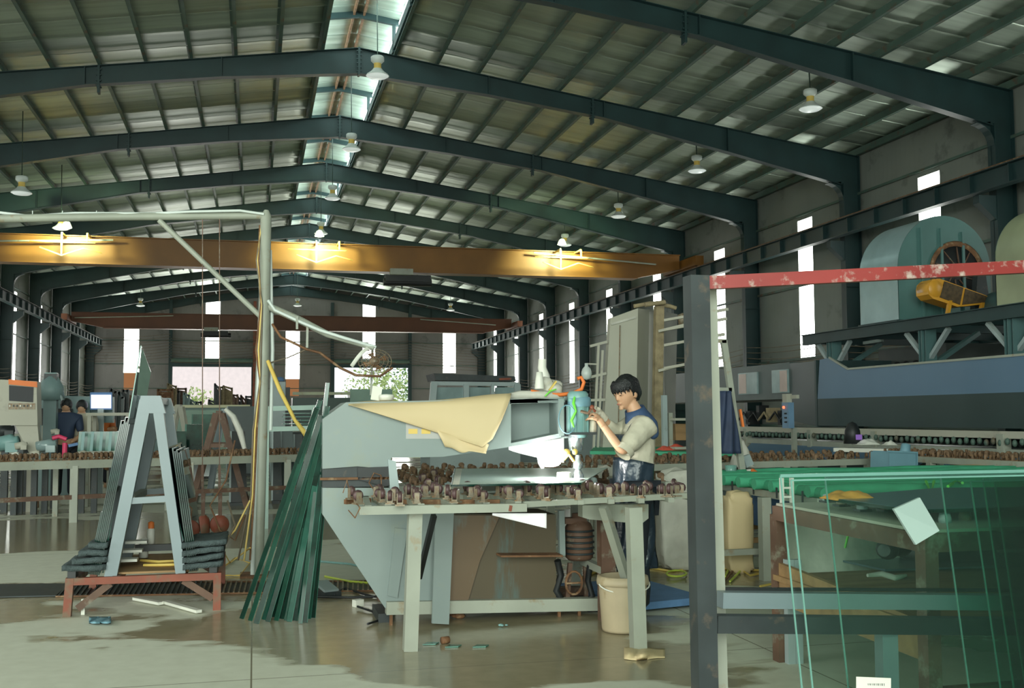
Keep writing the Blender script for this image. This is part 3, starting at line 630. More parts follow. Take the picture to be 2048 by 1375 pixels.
part('folded_corner', MB().grid(flap, 12, 6, Vector((0, .004, 0))), 'cream_sheet', sh)
# work lamp with a white plastic shade over the table
lp = thing('work_lamp', MP(1095, 890, -.05), 'glaring white work lamp in a plastic shade under the drilling arm', 'lamp')
def shade(u, v):
    x = 1018 + (1128-1018)*u; yt = 893 - 18*u + 0; yb = 899 + 26*u**.8
    p = aY(x, yt+(yb-yt)*v, MY-.12-.1*math.sin(PI*v)*u); return p
part('shade', MB().grid(shade, 14, 6, Vector((0, .01, 0))), mat('shade_plastic', (.85, .86, .84), .4, emit=(1, 1, .97), estr=.55), lp)
part('bulb', MB().ball(MP(1100, 925, .02), .05, (1.6, .7, .6), 12), 'lamp_white', lp)
part('diffuser', MB().tube([MP(1078, 905, -.06), MP(1082, 925, -.07), MP(1085, 936, -.07)], [.02, .022, .01], 8), mat('shade_plastic2', (.85, .86, .84), .4, emit=(1, 1, .97), estr=1.5), lp)
l = bpy.data.lights.new('work_lamp_light', 'POINT'); l.energy = 16; l.color = (1, 1, .94); l.shadow_soft_size = .07
lo_ = bpy.data.objects.new('work_lamp_light', l); COL.objects.link(lo_); lo_.location = MP(1095, 928, -.08)
# glass pane being drilled
gp = thing('glass_plate', (1.7, 8.0, .955), 'large clear glass pane lying on the casters under the drill', 'glass pane')
gq = [aZ(904, 971, .957), aZ(1162, 967, .957), aZ(1215, 936, .957), aZ(910, 938, .957)]
part('pane', MB().prism(gq, (0, 0, .006)), mat('pane_pale_sheen', (.55, .7, .65), .27, .05, .06), gp)  # pale opaque colour stands in for bright reflections in the glass
part('cut_edge', MB().bar(gq[0]+Vector((0, -.004, .002)), gq[1]+Vector((0, -.004, .002)), .006, .012).bar(gq[0]+Vector((-.004, 0, .002)), gq[3]+Vector((-.004, 0, .002)), .006, .012), 'glass_edge', gp)
part('white_margin', MB().prism([gq[0]+Vector((.005, .01, .0065)), gq[0]+Vector((.05, .01, .0065)), gq[3]+Vector((.06, -.01, .0065)), gq[3]+Vector((.005, -.01, .0065))], (0, 0, .001)), 'white_plastic', gp)
# ---- caster tables
def caster_meshes(fork, wheel, one=False):
    if one:
        f = MB().box((0, 0, .004), (.04, .04, .008)).box((-.013, 0, .03), (.003, .02, .05)).box((.013, 0, .03), (.003, .02, .05)).lathe([(.001, -.01), (.026, -.01), (.026, .01), (.001, .01)], (0, .012, .05), (1, 0, 0), 9); return f.mesh('caster', fork), None
    f = MB().box((0, 0, .004), (.05, .05, .008)).box((-.014, 0, .035), (.004, .03, .056)).box((.014, 0, .035), (.004, .03, .056)).box((0, 0, .012), (.03, .034, .01))
    w = MB().lathe([(.001, -.01), (.024, -.011), (.028, -.006), (.028, .006), (.024, .011), (.001, .01)], (0, 0, .047), (1, 0, 0), 12)
    return f.mesh('caster', fork), w.mesh('wheel', wheel)
CF, CWH = caster_meshes('caster_grey', 'caster_wheel')
def add_caster(par, x, y, z, rot=0, s=1.):
    b = base_of(par); o = link('caster', CF, par, Vector((x, y, z))-b); o.rotation_euler = (0, 0, rot); o.scale = (s, s, s); w = link('wheel', CWH, o); return o
tb = thing('caster_table', (1.7, 6.8, 0), 'grey steel ball-caster table in front of the drill, white square legs', 'table')
F0, F1 = aZ(718, 1012, .87), aZ(1052, 1004, .87)
part('front_rail', MB().bar(aY(718, 1020, 6.37), aY(1052, 1014, 6.37), .05, .05), 'light_paint', tb)
part('red_mark', MB().box(aY(1021, 1016, 6.34), (.018, .006, .036), rotm('Y', .2)), 'rust_red', tb)
part('front_rail', MB().bar(aY(1046, 1008, 6.4), aY(1375, 990, 6.5), .045, .035), 'light_paint', tb)
part('back_rail', MB().span((.7, 7.1, .84), (2.2, 7.15, .88)), 'light_paint', tb)
part('side_rail', MB().bar((.66, 6.37, .86), (.72, 7.15, .86), .04), 'light_paint', tb)
for px, yb in ((820, 1300), (1277, 1300)):
    p = aZ(px, yb, 0); lg = part('leg', MB().bar(p, (p.x-.02 if px > 900 else p.x+.03, p.y, .85), .082, .082, (0, 1, 0)), 'light_paint', tb)
part('brace', MB().bar(aY(868, 1030, 6.5), aY(838, 1155, 6.75), .03, .03), 'black', tb)
part('brace', MB().bar(aY(1207, 1012, 6.5), aY(1257, 1172, 6.7), .05, .05), 'light_paint', tb)
part('end_channel', MB().prism(poly([(1165, 1010), (1297, 1008), (1297, 1036), (1283, 1047), (1178, 1038), (1165, 1034)], 6.75), (0, .1, 0)), 'light_paint', tb)
rnd = random.Random(11)
xs_ = [.78+.2*i for i in range(11)]
for i, x in enumerate(xs_):
    y1 = 7.12 if x < 2.2 else 6.95
    part('crossbar', MB().bar((x, 6.4, .865), (x+rnd.uniform(-.02, .02), y1, .865), .04, .03), 'light_paint', tb)
    for j in range(5):
        y = 6.43 + .15*j + rnd.uniform(-.03, .03)
        if y < y1: add_caster(tb, x+rnd.uniform(-.02, .02), y, .88, rnd.uniform(0, 6.3), rnd.uniform(.95, 1.25))
for px, py in ((703, 990), (716, 1000), (790, 992), (800, 1003), (845, 960), (855, 972), (868, 950), (875, 965), (850, 985), (1222, 985), (1340, 985), (1352, 984), (1362, 983), (1325, 985), (1290, 985)):
    p = aZ(px, py+8, .88); add_caster(tb, p.x, p.y, .88, rnd.uniform(0, 6), 1.15)
part('outrigger', MB().bar(aZ(690, 1003, .86), aZ(740, 1000, .86), .03).bar(aZ(780, 1003, .86), aZ(1000, 1003, .86), .03), 'rust', tb)
solo('tangled_wire', MB().tube([aZ(686, 985, .92), aZ(694, 960, 1.0), aZ(700, 990, .9), aZ(720, 1015, .88), aZ(710, 1035, .82), aZ(697, 1020, .85)], .004, 4).tube([MP(752, 985, -.1), MP(738, 965, -.1), MP(748, 945, -.05), MP(762, 950, -.05), MP(764, 985, -.2)], .004, 4), 'rust', 'thin rusty wire tangled at the table corner', 'wire')
solo('hanging_plastic', MB().grid(lambda u, v: aY(985+u*108, 1026+(4+26*u)*v+0, 6.62+.05*math.sin(5*u)), 10, 4, Vector((0, .006, 0))), mat('plastic_sheet_glow', (.85, .87, .85), .4, emit=(1, 1, 1), estr=.35), 'white plastic sheet with a painted-in glow, hanging under the caster table', 'plastic sheet')  # brightness of the lit sheet is put in as emission
# rear table beyond the machine
tb2 = thing('caster_table', (2.3, 9.4, 0), 'rust-stained caster table behind the drilling machine', 'table')
part('front_rail', MB().bar((.95, 8.0, .86), (2.5, 8.0, .86), .05, .05), 'light_paint', tb2)
part('back_rail', MB().bar((1.4, 10.7, .86), (3.6, 10.7, .86), .05, .05), 'light_paint', tb2)
for p in ((1., 8.05), (2.45, 8.05), (1.5, 10.7), (3.5, 10.7)): part('leg', MB().bar((p[0], p[1], 0), (p[0], p[1], .86), .07, .07, (0, 1, 0)), 'light_paint', tb2)
CR, _ = caster_meshes('caster_rust', 'rust', True)
for i in range(12):
    x = 1.0+.2*i
    part('crossbar', MB().bar((x, 8.0, .86), (x+.12, 10.7, .86), .045, .03), 'light_paint' if i % 3 else 'rust', tb2)
    for j in range(9):
        y = 8.1+.3*j+rnd.uniform(-.05, .05)
        o = link('caster', CR, tb2, (x-2.3+.04*j*.1, y-9.4, .872)); o.rotation_euler = (0, 0, rnd.uniform(0, 6)); o.scale = (1.15, 1.15, .95)
# ---- bucket and scraps on the floor
bk = thing('bucket', aZ(1260, 1268, 0)+Vector((0, .13, 0)), 'stained cream plastic bucket behind the white table leg', 'bucket')
bo = Vector(bk.location)
part('pail', MB().lathe([(.001, .004), (.135, .004), (.14, .02), (.158, .3), (.158, .355), (.148, .355), (.13, .03), (.001, .02)], bo, n=32), 'bucket', bk)
part('rim', MB().lathe([(.158, .3), (.17, .302), (.172, .32), (.166, .355), (.15, .358)], bo, n=32), 'bucket', bk)
part('bail', MB().tube([bo+Vector((.172*math.cos(t), -.172*abs(math.sin(t))*.6-.03, .31-.05*abs(math.sin(t)))) for t in [PI+PI*k/12 for k in range(13)]], .005, 5), 'white_plastic', bk)
fm = thing('floor_mat', (2.95, 7.75, 0), 'blue foam standing mat on the wet floor beside the bucket', 'mat')
part('pad', MB().prism([(2.35, 8.3, .03), (3.1, 8.35, .03), (3.25, 7.4, .03), (2.6, 7.25, .03)], (0, 0, .04)), 'blue_mat', fm)
part('edge_strip', MB().bar((2.6, 7.24, .05), (3.25, 7.39, .05), .02, .05), 'blue_mat', fm)
rg = solo('cardboard_wad', MB().grid(lambda u, v: aZ(1248+u*82, 1294+v*22+5*math.sin(5*u)*(v-.5), .006+(.03*abs(math.sin(7*u+2*v))+.012)*math.sin(PI*v)*math.sin(PI*min(1, u+.1))), 16, 7, .004), 'cream_sheet', 'crumpled cardboard wad under the white table leg', 'cardboard')
solo('rusty_can', MB().lathe([(.001, 0), (.022, 0), (.022, .05), (.001, .05)], aZ(883, 1280, .022), (1, .3, 0), 12), 'rust', 'small rusty can lying on the floor under the table', 'can')
def rockish(name, px, py, s, m, label, cat, n=4):
    r_ = random.Random(px); mb = MB(); p = aZ(px, py, 0)
    for i in range(n): mb.ball(p+Vector((r_.uniform(-s, s), r_.uniform(-s, s), s*.4)), s*r_.uniform(.4, .7), (1.3, 1, .6), 7)
    return solo(name, mb, m, label, cat)
rockish('teal_rag', 1006, 1252, .025, 'teal_paint', 'small teal rag on the floor under the machine', 'rag')
rockish('rusty_bolt_heap', 905, 1235, .05, 'rust', 'rusty lump beside the foot of the grey leg plate', 'scrap')
for px, py in ((905, 1293), (960, 1293), (860, 1288)): 
    c = aZ(px, py, 0)
    solo('glass_shard', MB().prism([c+Vector((-.05, -.02, .002)), c+Vector((.03, -.03, .002)), c+Vector((.06, .02, .002)), c+Vector((-.01, .04, .002))], (0, 0, .006)), 'glass_edge_light', {905: 'pale glass shard on the wet floor, the middle of three before the machine', 960: 'pale glass shard on the wet floor, farthest from the leaning strips', 860: 'pale glass shard on the wet floor, nearest the rusty can side'}[px], 'shard', 'shards in front of the machine')
ped = thing('foot_pedal', aZ(655, 1190, 0), 'grey foot pedal on a cable beside the leaning glass strips', 'pedal')
c = aZ(655, 1190, 0)
part('base', MB().box(c+Vector((0, 0, .02)), (.14, .2, .04), rotm('Z', .4)), 'dark_steel', ped)
part('treadle', MB().box(c+Vector((-.01, .01, .07)), (.12, .2, .02), rotm('Z', .4) @ rotm('X', .25)), 'grey_paint', ped)
solo('black_cable', MB().tube([aZ(668, 1188, .02), aZ(690, 1175, .012), aZ(730, 1188, .012), aZ(765, 1196, .012), aZ(780, 1215, .012)], .009, 6), 'black', 'black cable running from the foot pedal to the machine', 'cable')
solo('black_cable', MB().tube([aZ(628, 1192, .012), aZ(700, 1194, .012), aZ(758, 1192, .012)], .01, 6), 'black', 'straight dark cable on the floor behind the foot pedal', 'cable')
solo('black_cable', MB().tube([aZ(715, 1212, .02), aZ(745, 1222, .012), aZ(770, 1236, .012), aZ(735, 1247, .012)], .008, 6), 'black', 'curled black cable end in front of the machine corner', 'cable')
solo('socket_plug', MB().box(aZ(716, 1205, .025), (.07, .05, .05), rotm('Z', .5)), 'white_plastic', 'white plug socket lying on the floor near the machine corner', 'plug')
# ================================================================== THE WORKER
MT['skin'] = mat('skin', (.62, .36, .22), .5, 0, .05)
MT['skin'].node_tree.nodes['Principled BSDF'].inputs['Subsurface Weight'].default_value = .1
MT['hair'] = mat('hair', (.008, .009, .01), .35, 0, .3, 40, bump=.4, bscale=150)
MT['shirt'] = mat('shirt', (.52, .49, .38), .8, 0, .05, 6, bump=.35, bscale=14)
MT['shirt_blue'] = mat('shirt_blue', (.035, .07, .15), .75, 0, .08, bump=.3, bscale=20)
MT['apron'] = mat('apron', (.016, .028, .042), .3, 0, .25, 5, bump=.5, bscale=16)
MT['trousers'] = mat('trousers', (.012, .017, .025), .7, 0, .2)
MT['glove'] = mat('glove', (.66, .62, .5), .8, 0, .06, 8, bump=.3, bscale=40)
def skin_mb(vs, es, rs, sub=2, root=0):
    me = bpy.data.meshes.new('tmp'); me.from_pydata([tuple(v) for v in vs], es, []); o = bpy.data.objects.new('tmp', me); COL.objects.link(o)
    o.modifiers.new('s', 'SKIN'); m2 = o.modifiers.new('d', 'SUBSURF'); m2.levels = sub; m2.render_levels = sub
    for i, r in enumerate(rs):
        sv = me.skin_vertices[0].data[i]; sv.radius = r if isinstance(r, tuple) else (r, r); sv.use_root = (i == root)
    dg = bpy.context.evaluated_depsgraph_get(); ev = o.evaluated_get(dg); m = bpy.data.meshes.new_from_object(ev)
    mb = MB().add([v.co.copy() for v in m.vertices], [tuple(p.vertices) for p in m.polygons], True)
    bpy.data.objects.remove(o); bpy.data.meshes.remove(m); return mb
def fuse(mb, vox=.006, smooth=3):
    me = mb.mesh('tmp', 'skin'); o = bpy.data.objects.new('tmp', me); COL.objects.link(o)
    r = o.modifiers.new('r', 'REMESH'); r.mode = 'VOXEL'; r.voxel_size = vox; r.use_smooth_shade = True
    s = o.modifiers.new('s', 'SMOOTH'); s.iterations = smooth; s.factor = .5
    dg = bpy.context.evaluated_depsgraph_get(); m = bpy.data.meshes.new_from_object(o.evaluated_get(dg))
    out = MB().add([v.co.copy() for v in m.vertices], [tuple(p.vertices) for p in m.polygons], True)
    bpy.data.objects.remove(o); bpy.data.meshes.remove(m); return out
WY = 7.36
def H(px, py, dy=0.): return aY(px, py, WY+dy)
man = thing('person', (H(1266, 1000).x, WY, 0), 'young man in cream and blue shirt and dark apron, hands raised to the drill', 'person')
pel, ab, ch, nb = H(1270, 985), H(1274, 930), H(1280, 874), H(1279, 838)
shn, shf = H(1288, 851, -.15), H(1264, 848, .17)          # near (left) and far shoulder
eln, elf = H(1246, 905, -.23), H(1230, 866, .12)
wrn, wrf = H(1203, 846, -.16), H(1199, 826, .0)
hpn, hpf = pel+Vector((.0, -.09, -.02)), pel+Vector((0, .09, -.02))
knn, knf = Vector((hpn.x-.03, hpn.y-.02, .5)), Vector((hpf.x-.05, hpf.y+.02, .5))
ann, anf = Vector((knn.x+.03, knn.y, .09)), Vector((knf.x+.04, knf.y+.02, .09))
ton, tof = ann+Vector((-.17, -.03, -.045)), anf+Vector((-.17, .03, -.045))
hc = H(1253, 785)
body = skin_mb([pel, ab, ch, nb, H(1268, 818), hc, shn, eln, wrn, shf, elf, wrf, hpn, knn, ann, ton, hpf, knf, anf, tof],
    [(0, 1), (1, 2), (2, 3), (3, 4), (4, 5), (3, 6), (6, 7), (7, 8), (3, 9), (9, 10), (10, 11), (0, 12), (12, 13), (13, 14), (14, 15), (0, 16), (16, 17), (17, 18), (18, 19)],
    [(.13, .12), (.12, .11), (.13, .12), (.07, .07), .052, .05, .055, .04, .026, .055, .04, .026, .09, .06, .045, .035, .09, .06, .045, .035])
# head, shaped from an ellipsoid: narrower jaw, chin, brow, nose, lips, ears
fwd = Vector((-.86, -.44, -.30)).normalized(); side = Vector((0, 0, 1)).cross(fwd).normalized(); upv = fwd.cross(side)
HR = Matrix((fwd, side, upv)).transposed()
def hp(x, y, z): return hc + HR @ Vector((x, y, z))
hb = MB().ball((0, 0, 0), 1, (.1, .078, .118), 28)
for v in hb.v:
    x, y, z = v
    if z < -.01:
        t = min(1, (-z-.01)/.1); v.y *= 1-.38*t; v.x = x*(1-.12*t) + .022*t
        if x < 0: v.x *= 1-.45*t
    if x > .03: v.x += .006*math.exp(-((z-.03)/.02)**2)*math.exp(-(y/.05)**2) - .006*math.exp(-((z-.008)/.012)**2)*math.exp(-((abs(y)-.03)/.016)**2)
hb.ball((.098, 0, -.022), .013, (1.1, 1, .9), 8).tube([(.096, 0, .02), (.104, 0, -.004), (.109, 0, -.02)], [.008, .009, .01], 8)
hb.ball((.1, 0, -.052), .012, (.7, 1.9, .5), 8).ball((.098, 0, -.063), .012, (.7, 1.6, .5), 8).ball((.088, 0, -.09), .02, (.9, 1.1, .8), 8)
for s_ in (1, -1):
    hb.ball((-.005, s_*.08, -.01), .03, (.75, .3, 1.1), 10).ball((.088, s_*.031, .012), .013, (.7, 1.2, .8), 8)
body.add([hc + HR @ v for v in hb.v], hb.f, True)
def hand(wr, dirv, palm_n, curl, thumb, s=1.):
    """palm plus four curled fingers of different length and a side thumb, all rooted in the palm"""
    d = dirv.normalized(); n = palm_n.normalized(); w = d.cross(n).normalized(); n = w.cross(d)
    mb = MB(); pc = wr + d*.045*s
    mb.ball(pc, 1, (.05*s, .04*s, .018*s), 12, Matrix((d, w, n)).transposed()); mb.tube([wr-d*.03, wr, wr+d*.03], [.024*s, .025*s, .028*s], 10)
    for i, (off, L) in enumerate(((.03, .066), (.011, .075), (-.009, .07), (-.028, .055))):
        p = pc + d*.035*s + w*off*s; pts = [p]; a = 0
        for k in range(3):
            a += curl[k]; p = p + (d*math.cos(a)+n*math.sin(a))*L*s*(.45, .32, .23)[k]; pts.append(p)
        mb.tube(pts, [.0095*s, .009*s, .0082*s, .0065*s], 8); mb.ball(pts[-1], .0068*s, n=8)
    p = pc - d*.02*s + w*.034*s*thumb; pts = [p, p+(d*.5+w*thumb*.7+n*.4)*.034*s, p+(d*.9+w*thumb*.5+n*1.0)*.045*s, p+(d*1.1+w*thumb*.1+n*1.5)*.05*s]
    mb.tube(pts, [.014*s, .012*s, .0105*s, .008*s], 8); mb.ball(pts[-1], .0082*s, n=8)
    return mb
hn = hand(wrn, H(1192, 828, -.11)-wrn, Vector((-.5, .7, .3)), (.9, 1.1, .7), 1)
body.add(hn.v, hn.f, True)
part('body', fuse(body, .0055), 'skin', man)
gl = hand(wrf, H(1186, 818, -.04)-wrf, Vector((-.3, -.6, -.5)), (.8, 1.1, .8), -1, 1.12)
gl.tube([wrf+(elf-wrf)*.3, wrf+(elf-wrf)*.15, wrf], [.036, .034, .03], 12)
part('glove', fuse(gl, .005), 'glove', man, 'cream knitted work glove')
part('glove_cuff', MB().grid(lambda u, v: H(1181+14*u-2*v, 832+32*v, -.1-.03*math.sin(PI*u)), 6, 5, Vector((0, .01, 0))), 'glove', man, 'loose cream cloth hanging below the hands')
# face details and hair
for s_ in (1, -1):
    part('eye', MB().ball((0, 0, 0), 1, (.004, .011, .0025), 8, None).mesh and MB().ball(hp(.0985, s_*.031, .008), 1, (.004, .012, .0022), 8, HR), 'hair', man)
    part('eyebrow', MB().tube([hp(.099, s_*.014, .03), hp(.098, s_*.03, .036), hp(.086, s_*.047, .031)], [.002, .0032, .0018], 6), 'hair', man)
part('lips', MB().ball(hp(.104, 0, -.056), 1, (.006, .021, .006), 10, HR), mat('lips', (.45, .18, .13), .5), man)
hr = MB(); hm_ = MB().ball((0, 0, 0), 1, (.112, .09, .122), 36); keep = []
for v in hm_.v:
    a = math.atan2(v.y, v.x); n_ = 1+.05*math.sin(a*9+v.z*60)+.03*math.sin(a*23)
    v.x = v.x*n_ - .012; v.y *= 1+(n_-1)*.6; v.z = v.z*(1+(n_-1)*.5)+.012
for f in hm_.f:
    c = sum((hm_.v[i] for i in f), Vector())/len(f)
    low = .045 if c.x > .03 else (-.02 if c.x > -.01 and abs(c.y) > .05 else (.012 if c.x > .02 else -.07))
    if c.z > low: keep.append(f)
hr.add([hc + HR @ v for v in hm_.v], keep, True)
for i in range(26):                       # fringe locks and side locks
    t = -1.25+2.5*i/25; x, y = .098*math.cos(t)-.0, .086*math.sin(t)
    L = .035 + .012*math.sin(i*2.3)
    hr.tube([hp(x*.85, y*.85, .095), hp(x*1.06, y*1.06, .07), hp(x*1.1, y*1.08, .062-L*.5), hp(x*1.07, y*1.1, .06-L)], [.01, .009, .007, .002], 6)
part('hair', hr, 'hair', man)
# shirt: torso, collar, rolled sleeves
st = skin_mb([pel+Vector((0, 0, .02)), ab, ch, nb+Vector((0, 0, -.01)), shn, shn.lerp(eln, .55), shn.lerp(eln, .98), shf, shf.lerp(elf, .5), elf.lerp(wrf, .12), elf.lerp(wrf, .6)],
    [(0, 1), (1, 2), (2, 3), (3, 4), (4, 5), (5, 6), (3, 7), (7, 8), (8, 9), (9, 10)],
    [(.145, .135), (.135, .13), (.15, .14), .085, .088, .076, .068, .08, .064, .054, .042], root=1)
for v in st.v: v += Vector((math.sin(v.z*55+v.y*20), math.sin(v.x*60+v.z*30), math.cos(v.x*45+v.y*25)))*.0035
part('shirt', fuse(st, .008, 2), 'shirt', man)
part('sleeve_cuff', MB().tube([shn.lerp(eln, .86), shn.lerp(eln, 1.03)], [.07, .066], 14, False), 'shirt', man)
yk = MB().grid(lambda u, v: (lambda a, r: shn.lerp(nb, v)+Vector((math.cos(a)*r, -.03, .0))+Vector((.03, -.045+.03*v, math.sin(a)*r)))(-.9+2.6*u, .082-.004*v), 10, 8, Vector((0, .008, 0)))
yk = MB().tube([H(1306, 866, -.12), H(1300, 851, -.1), H(1290, 840, -.05), H(1280, 834, 0)], [.045, .062, .066, .06], 14)
yk.ball(H(1306, 866, -.12), .045)
part('shoulder_yoke', fuse(yk, .008), 'shirt_blue', man, 'blue shoulder yoke')
cl = MB()
for k in range(2):
    cl.grid(lambda u, v, k=k: (lambda a: nb + Vector((-.01, 0, .02)) + Vector((math.cos(a)*(.078+.012*v), math.sin(a)*(.08+.012*v), .045-.055*v-.05*(math.cos(a+PI)+1)/2)))(-.3*PI-1.6*u*PI if k else -.3*PI+.3*PI*u), 20 if k else 6, 4, Vector((0, 0, -.006)))
nc = H(1273, 829, -.02)
cl = MB().lathe([(.1, -.05), (.084, -.015), (.07, .02), (.066, .045), (.073, .05), (.082, .015), (.1, -.03)], nc, (-.42, -.12, 1), 24)
part('collar', cl, 'shirt_blue', man, 'blue collar')
# apron: bib and long skirt wrapping the front and the near side
def skirt(u, v):
    a = PI*(.42+1.16*u); t = v
    c = Vector((pel.x, WY, pel.z+.12)).lerp(Vector((pel.x-.01, WY, .33)), t)
    rx = .165+.03*t; ry = .16+.02*t; w_ = .008*math.sin(a*9+t*4)*(.4+t)
    return c+Vector((math.cos(a)*(rx+w_), -math.sin(a)*0+math.sin(a)*(ry+w_)*1.0, 0))
def skirt2(u, v):
    a = PI*(.35+1.35*u); c = Vector((pel.x+.005, WY, pel.z+.21)).lerp(Vector((pel.x, WY, .32)), v)
    rx = .158+.02*v; ry = .155+.02*v; w_ = .007*math.sin(a*11+v*5+2*math.sin(v*7))*(.5+v)
    return c+Vector((math.cos(a)*(rx+w_), math.sin(a)*(ry+w_), .05*math.sin(PI*u)*(1-v)))
part('apron', MB().grid(skirt2, 44, 24, Vector((.004, 0, 0))), 'apron', man, 'shiny dark blue waterproof apron')
part('apron_bib', MB().grid(lambda u, v: H(1233+22*u+4*v, 868-8*u*0+38*v, -.14+.2*(1-u)+.0*v)+Vector((-.02, 0, 0)), 8, 10, Vector((.006, .006, 0))), 'apron', man)
part('apron_strap', MB().tube([H(1252, 868, -.14), H(1262, 850, -.14), H(1272, 838, -.1)], .007, 6), 'apron', man)
tr = skin_mb([pel, hpn, knn, ann, hpf, knf, anf], [(0, 1), (1, 2), (2, 3), (0, 4), (4, 5), (5, 6)], [(.14, .13), .11, .085, .075, .11, .085, .075])
part('trousers', tr, 'trousers', man)
for a_n, t_o in ((ann, ton), (anf, tof)):
    part('boot', MB().tube([a_n+Vector((.01, 0, .1)), a_n+Vector((.0, 0, -.0)), a_n+Vector((-.03, 0, -.035)), t_o], [.055, .058, .05, .045], 12), 'black', man)
# ================================================================== LEFT: drain, glass trolley, mast, caster conveyor
rnd = random.Random(5)
# floor drain with a bar grating
dr = struct('floor_drain', None, None, (0, 9.3, 0)); dr.name = 'floor_drain'
d0, d1, e0, e1 = aZ(112, 1194, 0), aZ(762, 1182, 0), aZ(135, 1166, 0), aZ(762, 1163, 0)
part('pit_shade_plate', MB().prism([d0+Vector((0, 0, .002)), d1+Vector((0, 0, .002)), e1+Vector((0, 0, .002)), e0+Vector((0, 0, .002))], (0, 0, .002)), 'black', dr)  # flat black plate on the floor paints the dark below the grating
part('edge_angle', MB().bar(d0+Vector((0, 0, .008)), d1+Vector((0, 0, .008)), .03, .012).bar(e0+Vector((0, 0, .008)), e1+Vector((0, 0, .008)), .03, .012), 'rust', dr)
n = 62
for i in range(n):
    t = (i+.5)/n; p, q = d0.lerp(d1, t), e0.lerp(e1, t)
    part('grate_bar', MB().bar(p+Vector((0, 0, .012)), q+Vector((0, 0, .012)), .014, .012), 'caster_grey' if i > 26 else 'dark_steel', dr)
part('cover_plate', MB().prism([aZ(-60, 1196, .004), aZ(112, 1192, .004), aZ(140, 1168, .004), aZ(-60, 1170, .004)], (0, 0, .01)), 'dark_steel', dr)
# trolley with a steel A-frame carrying glass
TY0, TY1 = 8.21, 9.45
XLt, XRt, ZT = -1.26, -.25, .27
tr_ = thing('glass_trolley', (-.75, 8.8, 0), 'rust-red trolley with a tall grey A-frame, glass leaning on both sides', 'trolley')
for y in (TY0, TY1):
    part('cross_rail', MB().bar((XLt, y, ZT-.025), (XRt, y, ZT-.025), .05, .05), 'rust_red', tr_)
    for x in (XLt, XRt): part('leg', MB().bar((x-.015*(x < -1), y, 0), (x, y, ZT), .055, .055, (0, 1, 0)), 'rust_red', tr_)
    part('brace', MB().bar((XLt+.05, y+.02, .05), (XLt+.27, y+.02, ZT-.05), .05, .02, (0, 1, 0)), 'brown_beam', tr_)
    part('brace', MB().bar((XRt-.03, y+.02, .08), (XRt-.24, y+.02, ZT-.05), .05, .02, (0, 1, 0)), 'brown_beam', tr_)
for x in (XLt+.03, XRt-.03, -.95, -.5): part('side_rail', MB().bar((x, TY0, ZT-.02), (x, TY1, ZT-.02), .05, .045), 'brown_beam', tr_)
for x in (XLt+.01, XRt-.03): part('socket_tube', MB().bar((x, TY0-.01, ZT+.02), (x, TY0+.12, ZT+.02), .055, .055), 'black', tr_)
AL0, AL1 = aY(222, 1152, TY0+.05), aY(292, 800, TY0+.05)
AR0, AR1 = aY(362, 1145, TY0+.05), aY(314, 800, TY0+.05)
for dy in (0, .95):
    o = Vector((0, dy, 0))
    part('a_frame_leg', MB().bar(AL0+o, AL1+o, .085, .085, (0, 1, 0)), 'aframe_grey', tr_)
    part('a_frame_leg', MB().bar(AR0+o, AR1+o, .07, .085, (0, 1, 0)), 'aframe_grey', tr_)
    part('top_plate', MB().prism([p+o+Vector((0, -.045, 0)) for p in (aY(275, 826, TY0+.05), aY(283, 791, TY0+.05), aY(322, 791, TY0+.05), aY(332, 826, TY0+.05))], (0, .09, 0)), 'aframe_grey', tr_)
    part('middle_rail', MB().bar(aY(258, 1001, TY0+.05)+o, aY(342, 996, TY0+.05)+o, .05, .045), 'aframe_grey', tr_)
part('ridge_rail', MB().bar(AL1+Vector((.04, 0, .0)), AL1+Vector((.04, .95, 0)), .1, .05), 'aframe_grey', tr_)
part('long_rail', MB().bar(aY(262, 1000, TY0+.05), aY(262, 1000, TY0+.05)+Vector((0, .95, 0)), .05), 'light_paint', tr_)
for k in range(3):
    z = .33+.05*k; part('step', MB().span((-1.0+.02*k, TY0+.3+.15*k, z), (-.84+.02*k, TY0+.42+.15*k, z+.02)), 'white_plastic', tr_)
part('black_bar', MB().bar((-.9, TY0+.75, .38), (-.45, TY0+.75, .38), .05), 'black', tr_)
# glass sheets leaning on the A-frame
def lean(x0, z0, x1, z1, y0, y1, y1t, th, label, group, m='glass_green', edge='glass_edge'):
    d = Vector((x1-x0, 0, z1-z0)); nrm = Vector((d.z, 0, -d.x)).normalized()*th
    a, b, c_, e = Vector((x0, y0, z0)), Vector((x0, y1, z0)), Vector((x1, y1t, z1 if y1t == y1 else z1-.16)), Vector((x1, y0, z1))
    g = thing('glass_sheet', a, label, 'glass sheet', group)
    part('sheet', MB().prism([a, b, c_, e], nrm), m, g)
    part('cut_edge', MB().prism([a+Vector((0, -.004, 0)), e+Vector((0, -.004, 0)), e+Vector((0, .002, 0)), a+Vector((0, .002, 0))], nrm).prism([e, c_, c_+Vector((0, 0, .004)), e+Vector((0, 0, .004))], nrm), edge, g)
    return g
L0, L1 = AL0-Vector((.075, 0, 0)), AL1-Vector((.075, 0, 0))
for i in range(7):
    off = -.013*i; t = (.86, .89, .87, .9, .86, .88, .36)[i]
    p1 = L0.lerp(L1, t)
    lean(L0.x+off, ZT+.01, p1.x+off, p1.z, TY0+.02+.01*i, TY1-.3, TY1-.3, -.009, 'dark green glass sheet in the thick trolley stack, %s from the leg' % ORD[i] if i < 6 else 'short glass sheet outermost in the stack, half as tall as its neighbours', 'glass sheets leaning on the trolley' if i < 6 else None, 'glass_dark')
p1 = aY(286, 692, TY0+.12)
